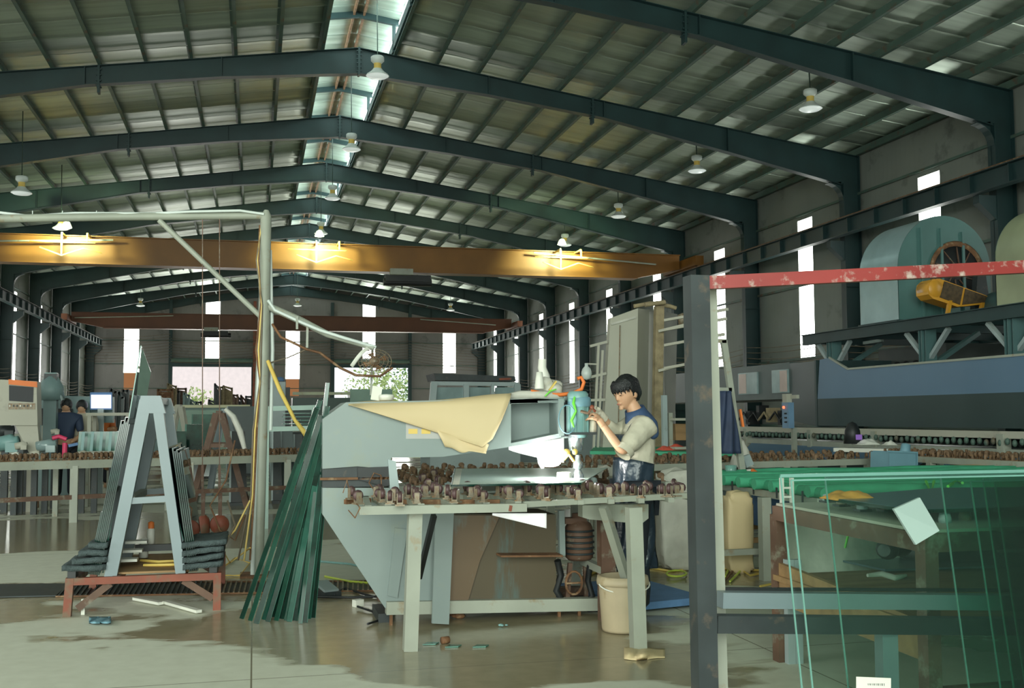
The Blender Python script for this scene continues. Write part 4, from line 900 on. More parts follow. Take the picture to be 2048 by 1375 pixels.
lean(L0.x+.014, ZT+.01, p1.x-.01, p1.z, TY0+.12, TY1-.1, TY1-.35, -.008, 'tallest clear glass sheet, rising high above the top of the A-frame', None, 'glass_clear', 'glass_edge_light')
R0, R1 = AR0+Vector((.06, 0, 0)), AR1+Vector((.06, 0, 0))
for i in range(5):
    off = .013*i; p1 = R0.lerp(R1, (.72, .7, .71, .69, .7)[i])
    lean(R0.x+off, ZT+.01, p1.x+off, p1.z, TY0+.02+.01*i, TY1-.25, TY1-.25, .009, 'dark green glass sheet in the slim trolley stack, %s from the leg' % ORD[i], 'glass sheets leaning on the slim side', 'glass_dark')
a_, b_, c_, d_ = aY(322, 902, 8.4), aY(362, 886, 8.9), aY(396, 1066, 9.2), aY(368, 1086, 8.45)
g = thing('glass_offcut', d_, 'crooked clear glass offcut leaning out from the slim stack', 'glass sheet')
part('sheet', MB().prism([a_, b_, c_, d_], (.006, .0, 0)), 'glass_green', g); part('cut_edge', MB().bar(a_, b_, .012).bar(b_, c_, .008), 'panel_beige', g)
# foam / rubber pads piled on the trolley
def pad(xa, xb, z, tilt, label, m='rubber'):
    def fn(u, v): return (xa+(xb-xa)*u, TY0-.03+.6*v, z+tilt*u+.004*math.sin(5*u+z*40)+.002*math.sin(9*v+20*u))
    return solo('rubber_pad', MB().grid(fn, 12, 8, .036), m, label, 'pad', 'ribbed rubber pads on the trolley')
base = aY(0, 1140, TY0).z
for i, (pl, pr, py, nm) in enumerate(((125, 212, 1122, 'bottom'), (145, 215, 1107, 'second'), (158, 215, 1092, 'third'), (178, 216, 1077, 'top'))):
    a_, b_ = aY(pl, py, TY0), aY(pr, py, TY0); pad(a_.x, b_.x, ZT+.085+.052*i, 0, 'dark rubber pad, %s of the pile on the drain cover side of the trolley' % nm)
for i, (pl, pr, nm) in enumerate(((366, 446, 'bottom'), (365, 447, 'second'), (364, 447, 'third'), (363, 453, 'top'))):
    a_, b_ = aY(pl, 1120, TY0), aY(pr, 1120, TY0); pad(a_.x, b_.x, ZT+.06+.052*i, .028, 'grey rubber pad, %s of the pile beside the slim glass stack' % nm)
solo('spray_bottle', MB().lathe([(.001, 0), (.035, 0), (.036, .1), (.02, .13), (.018, .15), (.001, .15)], (-.84, 9.0, .3), n=14), 'white_plastic', 'white plastic bottle standing inside the A-frame', 'bottle')
ob = thing('orange_cap_bottle', (-.8, 9.15, .36), 'small bottle with orange cap inside the A-frame', 'bottle')
part('bottle', MB().lathe([(.001, 0), (.03, 0), (.03, .14), (.02, .16)], (-.8, 9.15, .36), n=14), 'white_plastic', ob); part('cap', MB().lathe([(.024, .15), (.024, .2), (.001, .21)], (-.8, 9.15, .36), n=14), 'orange', ob)
solo('yellow_hose', MB().tube([(-.85, 8.9, .29), (-.7, 8.7, .3), (-.55, 8.8, .29), (-.45, 8.6, .29), (-.6, 8.5, .3), (-.8, 8.6, .29)], .012, 6), 'yellow', 'dull yellow hose coiled on the trolley floor', 'hose')
solo('trolley_board', MB().span((-1.0, 8.3, .27), (-.4, 9.3, .285)), 'wood', 'pale plywood board on the trolley floor', 'board')
for (xa, ya, xb, yb) in ((330, 1203, 398, 1222), (270, 1196, 322, 1206)):
    solo('white_strip', MB().bar(aZ(xa, ya, .02), aZ(xb, yb, .02), .045, .02), 'white_plastic', 'white plastic strip lying under the trolley' + (' near its foot' if xa == 330 else ' beside the drain'), 'strip')
solo('blue_cloth', MB().grid(lambda u, v: aZ(178+44*u, 1232+12*v, .01+.02*abs(math.sin(6*u+3*v))), 8, 4, .008), 'cyan_box', 'small blue cloth on the dry floor before the trolley', 'cloth')
solo('white_stub', MB().bar(aZ(166, 1228, 0), aZ(166, 1228, 0)+Vector((0, 0, .11)), .025), 'white_plastic', 'short white stub standing beside the red trolley leg', 'stub')
# strips of dark green glass leaning in a fan against the machine
# bottoms left to right, with where each one's top lies
GS = [(483, 1236, 633, 815, .03), (500, 1240, 640, 800, .03), (512, 1246, 642, 830, .035), (528, 1238, 645, 845, .035), (543, 1232, 641, 880, .04), (552, 1240, 650, 835, .03),
      (562, 1236, 648, 890, .04), (578, 1242, 652, 850, .035), (590, 1240, 650, 900, .035), (600, 1246, 655, 765, .024), (609, 1244, 654, 870, .035), (617, 1236, 652, 905, .03), (626, 1234, 657, 885, .03), (572, 1240, 655, 812, .028), (535, 1242, 646, 868, .03)]
for i, (bx, by, tx, ty, w_) in enumerate(GS):
    b0 = aZ(bx, by, .004); t0 = aY(tx, ty, 7.42+.02*(i % 5)-.04)
    d = (t0-b0); m_ = ('glass_edge', 'glass_strip_mid', 'glass_edge', 'glass_strip_mid2')[i % 4]
    if i == 0:
        MT['glass_strip_mid'] = mat('glass_strip_mid', (.006, .05, .032), .1, 0, .4, 6); MT['glass_strip_mid2'] = mat('glass_strip_mid2', (.012, .08, .056), .1, 0, .4, 6)
    s_ = thing('glass_strip', b0, 'long dark green glass strip in the leaning fan, foot %s from the trolley side' % ORD[sorted(q[0] for q in GS).index(bx)] if i != 9 else 'slimmest pale glass strip, reaching highest of the fan beside the machine', 'glass strip', 'glass strips leaning in a fan' if i != 9 else None)
    part('strip', MB().bar(b0, t0, w_, .012, (0, 1, 0)), m_, s_)
    x = Vector((w_/2+.001, 0, 0)); part('ground_edge', MB().bar(b0+x, t0+x, .003, .013, (0, 1, 0)), 'glass_edge_light', s_)
# mast of white pipe with booms
mp_ = thing('pipe_mast', (.05, 9.87, 0), 'tall white pipe mast with side booms and taped-on cables', 'mast')
MX, MYY = aZ(515, 1150, 0).x, aZ(515, 1150, 0).y
def Q(px, py, dy=0.): return aY(px, py, MYY+dy)
part('post', MB().tube([Q(515, 1150), Q(525, 800), Q(532, 432), Q(533, 420)], [.052, .052, .05, .02], 14), 'light_paint', mp_)
part('post_sleeve', MB().tube([Q(520, 860, .06), Q(531, 600, .08)], .06, 12), 'light_paint', mp_)
part('side_pipe', MB().tube([Q(505, 1155, -.05), Q(512, 900, -.05), Q(523, 620, .0), Q(521, 520, .05)], .02, 8), 'white_enamel', mp_)
part('side_pipe', MB().tube([Q(541, 860, .02), Q(545, 700, .05), Q(540, 500, .02)], .018, 8), 'white_enamel', mp_)
part('boom', MB().tube([Q(533, 431), Q(250, 433), Q(-60, 438, -.3)], .035, 12), 'light_paint', mp_)
part('boom_cable', MB().tube([Q(528, 428, -.05), Q(480, 421, -.05), Q(380, 423, -.05), Q(300, 427), Q(150, 426, -.05), Q(60, 432), Q(0, 425, -.08), Q(-60, 428)], .013, 6), 'white_enamel', mp_)
part('brace', MB().tube([Q(318, 440), Q(527, 638)], .024, 10), 'light_paint', mp_)
for px in (125, 193, 65): part('cable_tie', MB().bar(Q(px, 434, -.03), Q(px, 421, -.05), .008), 'white_enamel', mp_)
part('lower_boom', MB().tube([Q(536, 612), Q(600, 640, -.1), Q(655, 668, -.2), Q(748, 696, -.3)], [.035, .035, .03, .022], 10), 'light_paint', mp_)
part('boom_cable', MB().tube([Q(536, 600, -.05), Q(550, 620, -.05), Q(600, 643, -.15), Q(640, 660, -.25), Q(690, 676, -.3), Q(752, 694, -.3)], .016, 6), 'white_enamel', mp_)
for a, b in (((594, 632), (594, 658)), ((615, 645), (614, 695)), ((745, 692), (742, 790))): part('hanger', MB().bar(Q(*a, -.15), Q(*b, -.15), .02), 'light_paint', mp_)
part('cable', MB().tube([Q(545, 648), Q(562, 674, -.1), Q(580, 682, -.1), Q(613, 698, -.15), Q(640, 705, -.2), Q(680, 735, -.2), Q(712, 750, -.25), Q(760, 752, -.3), Q(785, 735, -.3)], .012, 6), 'rust', mp_)
part('cable', MB().tube([Q(540, 725), Q(575, 715), Q(614, 698, -.15)], .006, 5), 'wire', mp_)
for k in range(3): part('cable', MB().tube([Q(520+2*k, 450), Q(517-2*k, 520, -.06), Q(522+k, 610, -.06), Q(512+5*k, 700, -.05), Q(520, 760, -.08), Q(514-4*k, 860, -.07), Q(508-3*k, 990, -.09), Q(500-12*k, 1120, -.2)], .009, 5), ('rust', 'yellow', 'wire')[k], mp_)
part('yellow_strap', MB().tube([Q(536, 722, -.08), Q(560, 780, -.3), Q(590, 840, -.5), Q(612, 868, -.7)], [.018, .02, .016, .025], 7), 'yellow', mp_, 'yellow strap tied from the mast down to the glass strips')
part('foot_plate', MB().box((MX, MYY, .008), (.3, .3, .016)), 'rust', mp_)
wf = thing('wall_fan', Q(745, 715, -.3), 'small caged fan hung at the end of the lower boom', 'fan')
fc = Q(750, 722, -.3)
cg = MB()
for r_ in (.04, .08, .12, .15): cg.tube([fc+Vector((r_*math.cos(t), -.03*(1-r_/.15), r_*.72*math.sin(t))) for t in [2*PI*k/18 for k in range(19)]], .0035, 4)
for k in range(16): t = PI*k/8; cg.bar(fc+Vector((0, -.04, 0)), fc+Vector((.15*math.cos(t), 0, .11*math.sin(t))), .003)
part('cage', cg, 'caster_grey', wf); part('motor', MB().ball(fc+Vector((0, .04, 0)), .05), 'rust', wf)
for k in range(4): t = PI/2*k+.4; part('blade', MB().prism([fc+Vector((.02*math.cos(t), 0, .02*math.sin(t))), fc+Vector((.11*math.cos(t-.3), .01, .08*math.sin(t-.3))), fc+Vector((.11*math.cos(t+.3), -.01, .08*math.sin(t+.3)))], (0, .003, 0)), 'rust', wf)
solo('white_ribbon', MB().grid(lambda u, v: Q(700+45*u+6*v, 730-42*u+5*v-8*math.sin(PI*u), -.3-.04*math.sin(4*u)), 10, 3, Vector((0, .005, 0))), 'white_plastic', 'white plastic ribbon tied at the end of the lower boom', 'ribbon')
# hook blocks hanging beside the mast
for px, m_, lab in ((405, 'rust_red', 'dark red hook block hanging on a chain, lower and slimmer'), (439, 'rust_red', 'round dark red pulley hanging beside the mast')):
    hk = thing('hook_block', aY(px, 1060, 9.87), lab, 'hook')
    part('chain', MB().bar(aY(px, 434, 9.87), aY(px, 1000, 9.87), .008).bar(aY(px, 930, 9.87), aY(px, 1040, 9.87), .022).bar(aY(px+2, 985, 9.87), aY(px+1, 1042, 9.87), .05, .03), 'brown_beam', hk)
    if px == 405: part('block', MB().lathe([(.001, -.1), (.05, -.1), (.055, 0), (.05, .07), (.02, .1)], aY(px+2, 1052, 9.87), n=14), m_, hk)
    else: part('block', MB().lathe([(.001, -.03), (.08, -.03), (.085, 0), (.08, .03), (.001, .03)], aY(px, 1048, 9.87), (0, 1, 0), 18), m_, hk)
for k, (pts, m_) in enumerate((([(470, 880), (452, 960), (420, 1010), (440, 1060), (470, 1080), (490, 1030)], 'rust'), ([(500, 1000), (470, 1060), (440, 1090), (460, 1110), (500, 1095)], 'yellow'), ([(445, 1120), (470, 1100), (500, 1110), (480, 1140), (450, 1135)], 'yellow'), ([(455, 1000), (470, 1050), (450, 1090), (425, 1120)], 'wire'))):
    solo('hanging_cable', MB().tube([aY(x, y, 9.7-.1*k) if y < 1100 else aZ(x, min(1150, y+15), .01) for x, y in pts], .008, 5), m_, ('rusty cable looping down behind the trolley', 'yellow hose looping beside the mast foot', 'yellow hose coil on the floor by the mast', 'thin dark cable hanging behind the rubber pads')[k], 'cable')
# long caster conveyor crossing the hall
P0, P1 = aZ(-60, 931, .8), aZ(660, 911, .8)
cv = thing('caster_conveyor', (P0+P1)/2*1.0, 'long white caster conveyor crossing behind the glass trolley', 'conveyor'); cv.location.z = 0
perp = Vector((-(P1-P0).y, (P1-P0).x, 0)).normalized()
part('front_rail', MB().bar(P0-Vector((0, 0, .02)), P1-Vector((0, 0, .02)), .06, .11), 'light_paint', cv)
part('rear_rail', MB().bar(P0+perp*1.1-Vector((0, 0, .02)), P1+perp*1.1-Vector((0, 0, .02)), .06, .1), 'light_paint', cv)
for i in range(72):
    for r_ in range(2):
        p = P0.lerp(P1, (i+.5)/72)+perp*(.04+.3*r_+rnd.uniform(0, .1))+Vector((0, 0, .035)); o = link('caster', CR, cv, p-base_of(cv)); o.rotation_euler = (0, 0, rnd.uniform(0, 6)); o.scale = (1.3, 1.3, 1.3)
for i, px in enumerate((122, 350, 560)):
    t = (px+60)/720; p = P0.lerp(P1, t)
    part('leg', MB().bar((p.x, p.y, 0), (p.x, p.y, .76), .1 if i in (0, 2) else .06, .08, (0, 1, 0)), 'light_paint', cv)
    q = p+perp*1.1; part('leg', MB().bar((q.x, q.y, 0), (q.x, q.y, .76), .07, .07, (0, 1, 0)), 'light_paint', cv)
part('lower_rail', MB().bar((P0.x, P0.y, .34), (P1.x, P1.y, .34), .06, .06), 'brown_beam', cv)
q0, q1 = aZ(-60, 1003, .08), aZ(520, 996, .08)
fl = thing('floor_beam', (q0+q1)/2, 'low white steel beam lying across the floor under the conveyor', 'beam'); part('beam', MB().bar(q0, q1, .12, .1), 'light_paint', fl)
for px in (57, 73): part('stub', MB().bar(aZ(px, 1015, 0), aZ(px, 1015, 0)+Vector((0, 0, .14)), .06), 'rust', fl)
st_ = thing('roller_stand', aZ(217, 1005, 0), 'short white pipe stand under the conveyor rail', 'stand')
c = Vector(st_.location); part('pipe', MB().tube([c, c+Vector((0, 0, .56))], .04, 10), 'light_paint', st_); part('collar', MB().lathe([(.05, .54), (.09, .56), (.09, .6), (.001, .6)], c, n=14), 'rust', st_)
cl_ = solo('pipe_column', MB().tube([aZ(125, 985, 0), aY(125, 770, aZ(125, 985, 0).y)], .07, 10), 'light_paint', 'pale vertical pipe rising behind the conveyor near the pink tap', 'pipe')
# worn motor under the conveyor
mo = thing('conveyor_motor', aZ(40, 990, 0), 'dark oily motor with a round pulley under the conveyor', 'motor')
c = Vector(mo.location)+Vector((-.05, 1.0, .25)); part('housing', MB().lathe([(.001, -.3), (.12, -.28), (.14, -.1), (.14, .15), (.1, .2), (.001, .22)], c, (1, .1, 0), 16), 'dark_steel', mo)
part('pulley', MB().lathe([(.001, -.02), (.15, -.02), (.15, .02), (.001, .02)], aY(73, 965, c.y-.1), (.2, -1, 0), 20), 'caster_grey', mo); part('mount', MB().box(c-Vector((0, 0, .17)), (.6, .3, .1)), 'dark_steel', mo)
# control cabinet with orange stripe
cc = thing('control_cabinet', (aY(66, 905, 17.55).x, 17.55, 0), 'beige control cabinet with black screen and orange stripe', 'control cabinet')
YC = 17.4
def CC(px, py, dy=0.): return aY(px, py, YC+dy)
part('body', MB().prism([CC(*p) for p in ((-30, 757), (73, 762), (75, 850), (-30, 850))], (0, .35, 0)), 'panel_beige', cc)
part('orange_stripe', MB().prism([CC(*p, -.03) for p in ((17, 758), (74, 763), (74, 774), (17, 768))], (0, .05, 0)), 'orange', cc)
part('screen', MB().prism([CC(*p, -.01) for p in ((18, 770), (67, 774), (66, 804), (18, 801))], (0, .02, 0)), 'black_screen', cc)
part('button_strip', MB().prism([CC(*p, -.012) for p in ((17, 806), (70, 806), (70, 818), (17, 818))], (0, .02, 0)), 'caster_grey', cc)
for i in range(7): part('button', MB().box(CC(20+7*i, 811, -.02), (.018, .02, .03)), 'dark_steel' if i % 3 else 'white_plastic', cc)
part('pedestal', MB().prism([CC(*p, .05) for p in ((30, 850), (75, 850), (80, 905), (58, 905))], (0, .2, 0)), 'panel_beige', cc)
part('foot', MB().bar(CC(66, 905, .15), (CC(66, 905, .15).x, YC+.15, 0), .14), 'panel_beige', cc)
# ================================================================== RIGHT FRONT: glass rack, brown table, green table
gr_ = thing('glass_rack', (1.9, 4.0, 0), 'steel glass rack close by, dark upright post and a scratched red top beam', 'rack')
GY = 3.92
def G(px, py, dy=0.): return aY(px, py, GY+dy)
pb = aZ(1413, 1560, 0)
part('post', MB().bar((G(1409, 1300).x, GY, 0), G(1392, 552), .08, .08, (0, 1, 0)), 'dark_steel', gr_, 'dark weathered upright post')
part('post', MB().bar((G(1441, 1300, .12).x, GY+.12, 0), G(1419, 580, .12), .045, .045, (0, 1, 0)), 'light_paint', gr_, 'slim pale upright post')
part('red_beam', MB().bar(G(1408, 566, .0), aY(2120, 530, 3.75), .045, .052), 'red_paint', gr_, 'red beam with chipped paint')
part('grey_rail', MB().bar(G(1440, 1198, .06), G(2120, 1204, .06), .06, .062), 'aframe_grey', gr_)
part('dark_rail', MB().bar(G(1430, 1246, -.02), G(2120, 1252, -.02), .06, .066), 'dark_steel', gr_)
part('black_strip', MB().bar(G(1450, 1177, .1), G(2120, 1180, .1), .02, .012), 'black', gr_)
part('lower_leg', MB().bar((G(1772, 1300, .02).x, GY+.02, 0), G(1772, 1262, .02), .07, .06, (0, 1, 0)), 'aframe_grey', gr_)
part('base_rail', MB().span((1.7, 3.2, .02), (4.6, 3.28, .1)), 'dark_steel', gr_)
for x in (1.88, 3.2, 4.5): part('base_foot', MB().span((x-.04, 3.1, 0), (x+.04, 3.96, .06)), 'dark_steel', gr_)
part('far_post', MB().bar((4.5, GY, 0), (4.5, GY, 1.93), .08, .08, (0, 1, 0)), 'dark_steel', gr_)
# upright glass sheets leaning on the rails, staggered so that each edge shows
PN = [(1561, 951, 3.50), (1650, 955, 3.53), (1582, 960, 3.47), (1880, 946, 3.56), (1941, 962, 3.59), (1966, 958, 3.62), (1988, 955, 3.65)]
for i, (px, py, y) in enumerate(PN):
    tl = aY(px, py, y+.1); x0 = tl.x; zt = tl.z; yb = y-.08
    a, b, c_, d_ = Vector((x0, yb, .1)), Vector((4.45, yb, .1)), Vector((4.45, y+.1, zt)), Vector((x0, y+.1, zt))
    nm = ('standing glass sheet on the rack, its free edge nearest the pale post', 'standing glass sheet whose edge crosses the front of the brown table', 'standing glass sheet with the white square stuck on it', 'standing glass sheet whose edge passes just beyond the brown table leg', 'standing glass sheet, first of three closely spaced edges', 'standing glass sheet, middle of three closely spaced edges', 'standing glass sheet, last of three closely spaced edges')[i]
    g = thing('glass_sheet', a, nm, 'glass sheet', 'glass sheets standing on the rack')
    part('sheet', MB().prism([a, b, c_, d_], (0, .005, 0)), MT['glass_rack_%d' % (i > 2)] if 'glass_rack_0' in MT else MT.setdefault('glass_rack_0', glass('glass_rack_0', (.94, .985, .965), gloss=.5, solid=.006, solidcol=(.35, .6, .52))) and MT.setdefault('glass_rack_1', glass('glass_rack_1', (.8, .94, .9), gloss=.34, solid=.01, solidcol=(.1, .4, .32))) and MT['glass_rack_0'], g)
    part('cut_edge', MB().bar(a, d_, .005, .005, (0, 1, 0)).bar(d_, c_, .006, .012 if i == 0 else .006), 'glass_edge_pale' if 'glass_edge_pale' in MT else MT.setdefault('glass_edge_pale', mat('glass_edge_pale', (.16, .34, .29), .2)), g)
sq = thing('white_tile', aY(1828, 1040, 3.45), 'pale square sample tile taped askew on the standing glass', 'tile')
part('tile', MB().prism([aY(1784, 1017, 3.47), aY(1836, 994, 3.49), aY(1875, 1060, 3.44), aY(1828, 1088, 3.43)], (0, -.012, 0)), mat('tile_pale', (.31, .41, .38), .5, 0, .03), sq)
pp = thing('paper_label', aY(1745, 1372, 3.33), 'white paper label on the standing glass near the bottom', 'label')
part('sheet', MB().prism([aY(1712, 1352, 3.36), aY(1781, 1355, 3.36), aY(1781, 1420, 3.34), aY(1712, 1418, 3.34)], (0, -.003, 0)), 'white_plastic', pp)
for k in range(9): part('print_bar', MB().bar(aY(1736+4*k, 1366, 3.353), aY(1736+4*k, 1374, 3.353), .0018+.001*(k % 2), .002, (0, 1, 0)), 'black', pp)
# brown work table behind the rack
BT = .88; bc = aZ(1840, 1066, BT); bx, by = bc.x, bc.y; by2 = by+1.5
bt = thing('work_table', (bx+1.4, by+.7, 0), 'brown steel work table with glass on top, behind the standing sheets', 'table')
part('side_rail', MB().bar((bx+.03, by, BT-.04), (bx+.1, by2, BT-.04), .07, .08), 'brown_beam', bt)
part('front_rail', MB().bar((bx, by, BT-.04), (bx+2.8, by+.05, BT-.04), .07, .08), 'brown_beam', bt)
part('back_rail', MB().bar((bx+.1, by2, BT-.04), (bx+2.8, by2, BT-.04), .07, .08), 'brown_beam', bt)
part('top_board', MB().prism([(bx+.02, by, BT), (bx+2.8, by+.03, BT), (bx+2.8, by2, BT), (bx+.09, by2, BT)], (0, 0, .014)), 'panel_beige', bt)
for x, y in ((bx+.03, by), (bx+.1, by2), (bx+2.75, by+.05), (bx+2.75, by2)): part('leg', MB().bar((x, y, 0), (x, y, BT-.05), .065, .075, (0, 1, 0)), 'brown_beam', bt)
part('shelf_board', MB().prism([(bx-.02, by-.0, .46), (bx+2.7, by, .46), (bx+2.7, by2, .46), (bx+.06, by2, .46)], (0, 0, .03)), 'wood', bt)
part('shelf_side', MB().prism([(bx-.0, by, .33), (bx+.08, by2, .33), (bx+.08, by2, .56), (bx, by, .5)], (.03, 0, 0)), 'wood', bt)
part('lower_rail', MB().bar((bx+.1, by+.03, .18), (bx+2.75, by+.05, .18), .05, .05), 'rust', bt)
for i, (px, py) in enumerate(((1655, 1004), (1683, 1012), (1725, 1022), (1772, 1022), (1700, 1010), (1930, 1040), (1890, 1045))):
    c = aZ(px, py, BT+.014); s_ = thing('support_block', c, ('grey', 'dark')[i % 2 == 0]+' support block on the brown table, %s of seven' % ORD[i], 'block', 'support blocks on the brown table')
    part('block', MB().lathe([(.001, 0), (.028, 0), (.03, .02), (.024, .045), (.001, .05)], c, n=12), 'caster_grey' if i % 2 else 'grey_paint', s_)
    if i < 4: part('base', MB().box(c+Vector((0, 0, .006)), (.07, .07, .012)), 'dark_steel', s_)
gz = BT+.075
gl_ = thing('glass_plate', (bx+1.4, by+.9, gz), 'dusty dark glass pane on blocks over the brown table', 'glass pane')
q_ = [aZ(1650, 997, gz), aZ(1830, 1022, gz), aZ(2300, 1010, gz), aZ(2250, 975, gz), aZ(1880, 978, gz)]
MT['dusty_glass'] = mat('dusty_glass', (.09, .14, .17), .25, 0, .2, 4, alt=(.3, .36, .38), altamt=.3, altscale=60)
part('pane', MB().prism(q_, (0, 0, .01)), 'dusty_glass', gl_); part('cut_edge', MB().bar(q_[0], q_[1], .008, .016).bar(q_[1], q_[2], .008, .016), 'glass_edge', gl_)
# stuff on the brown table and its shelf
def clothpile(name, px0, px1, py, y_, h, m, label, cat, seed=1):
    r_ = random.Random(seed); a, b = aY(px0, py, y_), aY(px1, py, y_); L = (b-a).length; ph = [r_.uniform(0, 6) for _ in range(4)]
    def fn(u, v):
        x = a.x+(b.x-a.x)*u; e = math.sin(PI*u)**.6*math.sin(PI*v)**.7
        return (x, y_+(v-.5)*L*.7, a.z + h*e*(.65+.2*math.sin(7*u+ph[0])+.18*math.sin(11*u+5*v+ph[1])+.1*math.sin(17*v+ph[2])))
    return solo(name, MB().grid(fn, 22, 12, .006), m, label, cat)
MT['orange_cloth'] = mat('orange_cloth', (.72, .3, .05), .8, 0, .1, 8, bump=.4, bscale=20)
pz = aZ(1700, 993, gz+.012)
clothpile('orange_rag', 1655, 1736, 996, pz.y, .06, 'orange_cloth', 'crumpled orange rag on the corner of the dusty glass', 'rag', 4)
clothpile('coral_rag', 1806, 1850, 972, 8.0, .05, 'orange', 'small coral rag on the green foam table', 'rag', 5)
solo('dark_tool_bundle', MB().ball(aY(1775, 1098, by+.5)+Vector((0, 0, .0)), .05, (1.2, 1, 1)).ball(aY(1800, 1090, by+.55), .06, (1, 1, .9)).tube([aY(1770, 1100, by+.4), aY(1768, 1100, by+.35)], .03, 10), 'black', 'dark power tool resting on the shelf of the brown table', 'tool')
solo('shelf_glass', MB().prism([aZ(1660, 1118, .5), aZ(1770, 1142, .5), aZ(2300, 1125, .5), aZ(2200, 1095, .5), aZ(1720, 1092, .5)], (0, 0, .012)), 'dusty_glass', 'dark glass plates stacked on the lower shelf', 'glass plate')
solo('white_foam_strip', MB().tube([aZ(1735, 1150, .5), aZ(1765, 1148, .5), aZ(1790, 1156, .5), aZ(1812, 1150, .5)], [.01, .02, .02, .008], 8), 'white_plastic', 'curved white foam strip on the shelf edge', 'foam strip')
solo('black_bag', MB().ball(aZ(1935, 1110, .55)+Vector((0, .2, .0)), .2, (1.6, 1, .8), 14).ball(aZ(1990, 1080, .6)+Vector((0, .3, 0)), .2, (1.8, 1, .9), 14), 'black', 'black plastic bag slumped on the lower shelf', 'bag')
solo('white_tarp', MB().grid(lambda u, v: Vector((bx+.25+2.3*u, by2+.3+.05*math.sin(9*u+2*v)+.04*math.sin(23*u), .86-.5*v-.1*abs(math.sin(3*u))*v)), 30, 8, Vector((0, .01, 0))), 'bag_white', 'white woven tarp hanging behind the brown table', 'tarp')
solo('lime_tie', MB().tube([aY(1692, 1052, by2+.28), aY(1696, 1070, by2+.26), aY(1690, 1095, by2+.27)], .008, 6), 'lime', 'lime green tie on the white tarp', 'tie')
for k, (a, b, c_) in enumerate((((1868, 962), (1862, 985), (1852, 962)), ((1896, 972), (1915, 960), (1925, 965)))):
    solo('lime_strap', MB().tube([aZ(*a, .86), aZ(*b, .82), aZ(*c_, .86)], .012, 6), 'lime', ('hooked lime strap on the green foam table', 'slanting lime strap on the green foam table beside the glass edges')[k], 'strap')
# table of green foam rollers
GZ = .75
gt = thing('foam_roller_table', (5.2, 9.3, 0), 'grey table covered with green foam tubes, behind the brown table', 'table')
g0, g1 = aZ(1640, 1004, GZ-.03), aZ(1425, 966, GZ-.03)
gx = g0.x
part('side_rail', MB().bar(g0, (gx+.1, 10.0, GZ-.03), .05, .06), 'light_paint', gt)
part('front_rail', MB().bar(g0, (gx+4.2, g0.y, GZ-.03), .05, .06), 'light_paint', gt)
part('back_rail', MB().bar((gx+.1, 10.0, GZ-.03), (gx+4.2, 10.0, GZ-.03), .05, .06), 'light_paint', gt)
for px, py in ((1532, 1160),):
    p = aZ(px, py, 0); part('leg', MB().bar(p, (p.x, p.y, GZ-.05), .085, .085, (0, 1, 0)), 'light_paint', gt)
for x, y in ((gx+.1, 9.95), (gx+4.1, 9.95), (gx+4.1, g0.y)): part('leg', MB().bar((x, y, 0), (x, y, GZ-.05), .07, .07, (0, 1, 0)), 'light_paint', gt)
part('lower_rail', MB().bar(aZ(1440, 1105, .22), aZ(1600, 1098, .22), .05), 'light_paint', gt)
for i in range(9):
    y = g0.y+.1+i*.31
    part('foam_tube', MB().tube([(gx-.05, y, GZ+.05)] + [(gx+.5*k, y+.01*math.sin(3*k+i), GZ+.05+.008*math.sin(2*k+i*2)) for k in range(1, 9)], .05, 10), 'green_foam', gt)
part('foam_tube', MB().tube([(gx+.02, g0.y-.05, GZ+.04), (gx+.12, 10.0, GZ+.04)], .045, 10), 'green_foam', gt)
for i in range(6):
    part('edge_pin', MB().box((gx-.04+.01*i, g0.y+.2+.45*i, GZ-.0), (.012, .012, .09)), 'dark_steel', gt)
# small white ladder seen through the glass
wl = thing('step_ladder', aZ(1578, 1140, 0), 'narrow white ladder leaning at the corner of the brown table', 'ladder')
yl = aZ(1578, 1140, 0).y-2.2
for px in (1563, 1583): part('rail', MB().bar(aY(px, 955, yl), aY(px+3, 1120, yl), .02, .03, (0, 1, 0)), 'white_plastic', wl)
for k in range(8): part('rung', MB().bar(aY(1563, 975+18*k, yl), aY(1583, 975+18*k, yl), .014), 'white_plastic', wl)
wl.location = (wl.location.x, wl.location.y, 0)
part('stile_foot', MB().bar((aY(1566, 1120, yl).x, yl, 0), aY(1566, 1120, yl), .02).bar((aY(1586, 1120, yl).x, yl, 0), aY(1586, 1120, yl), .02), 'white_plastic', wl)
for px in (1577, 1592): solo('steel_stub', MB().bar((aY(px, 1150, 5.6).x, 5.6, 0), aY(px, 1118, 5.6), .045, .045, (0, 1, 0)), 'grey_paint', 'grey square tube stub beside the brown table leg' + (', the darker one' if px == 1577 else ', the paler one'), 'tube')
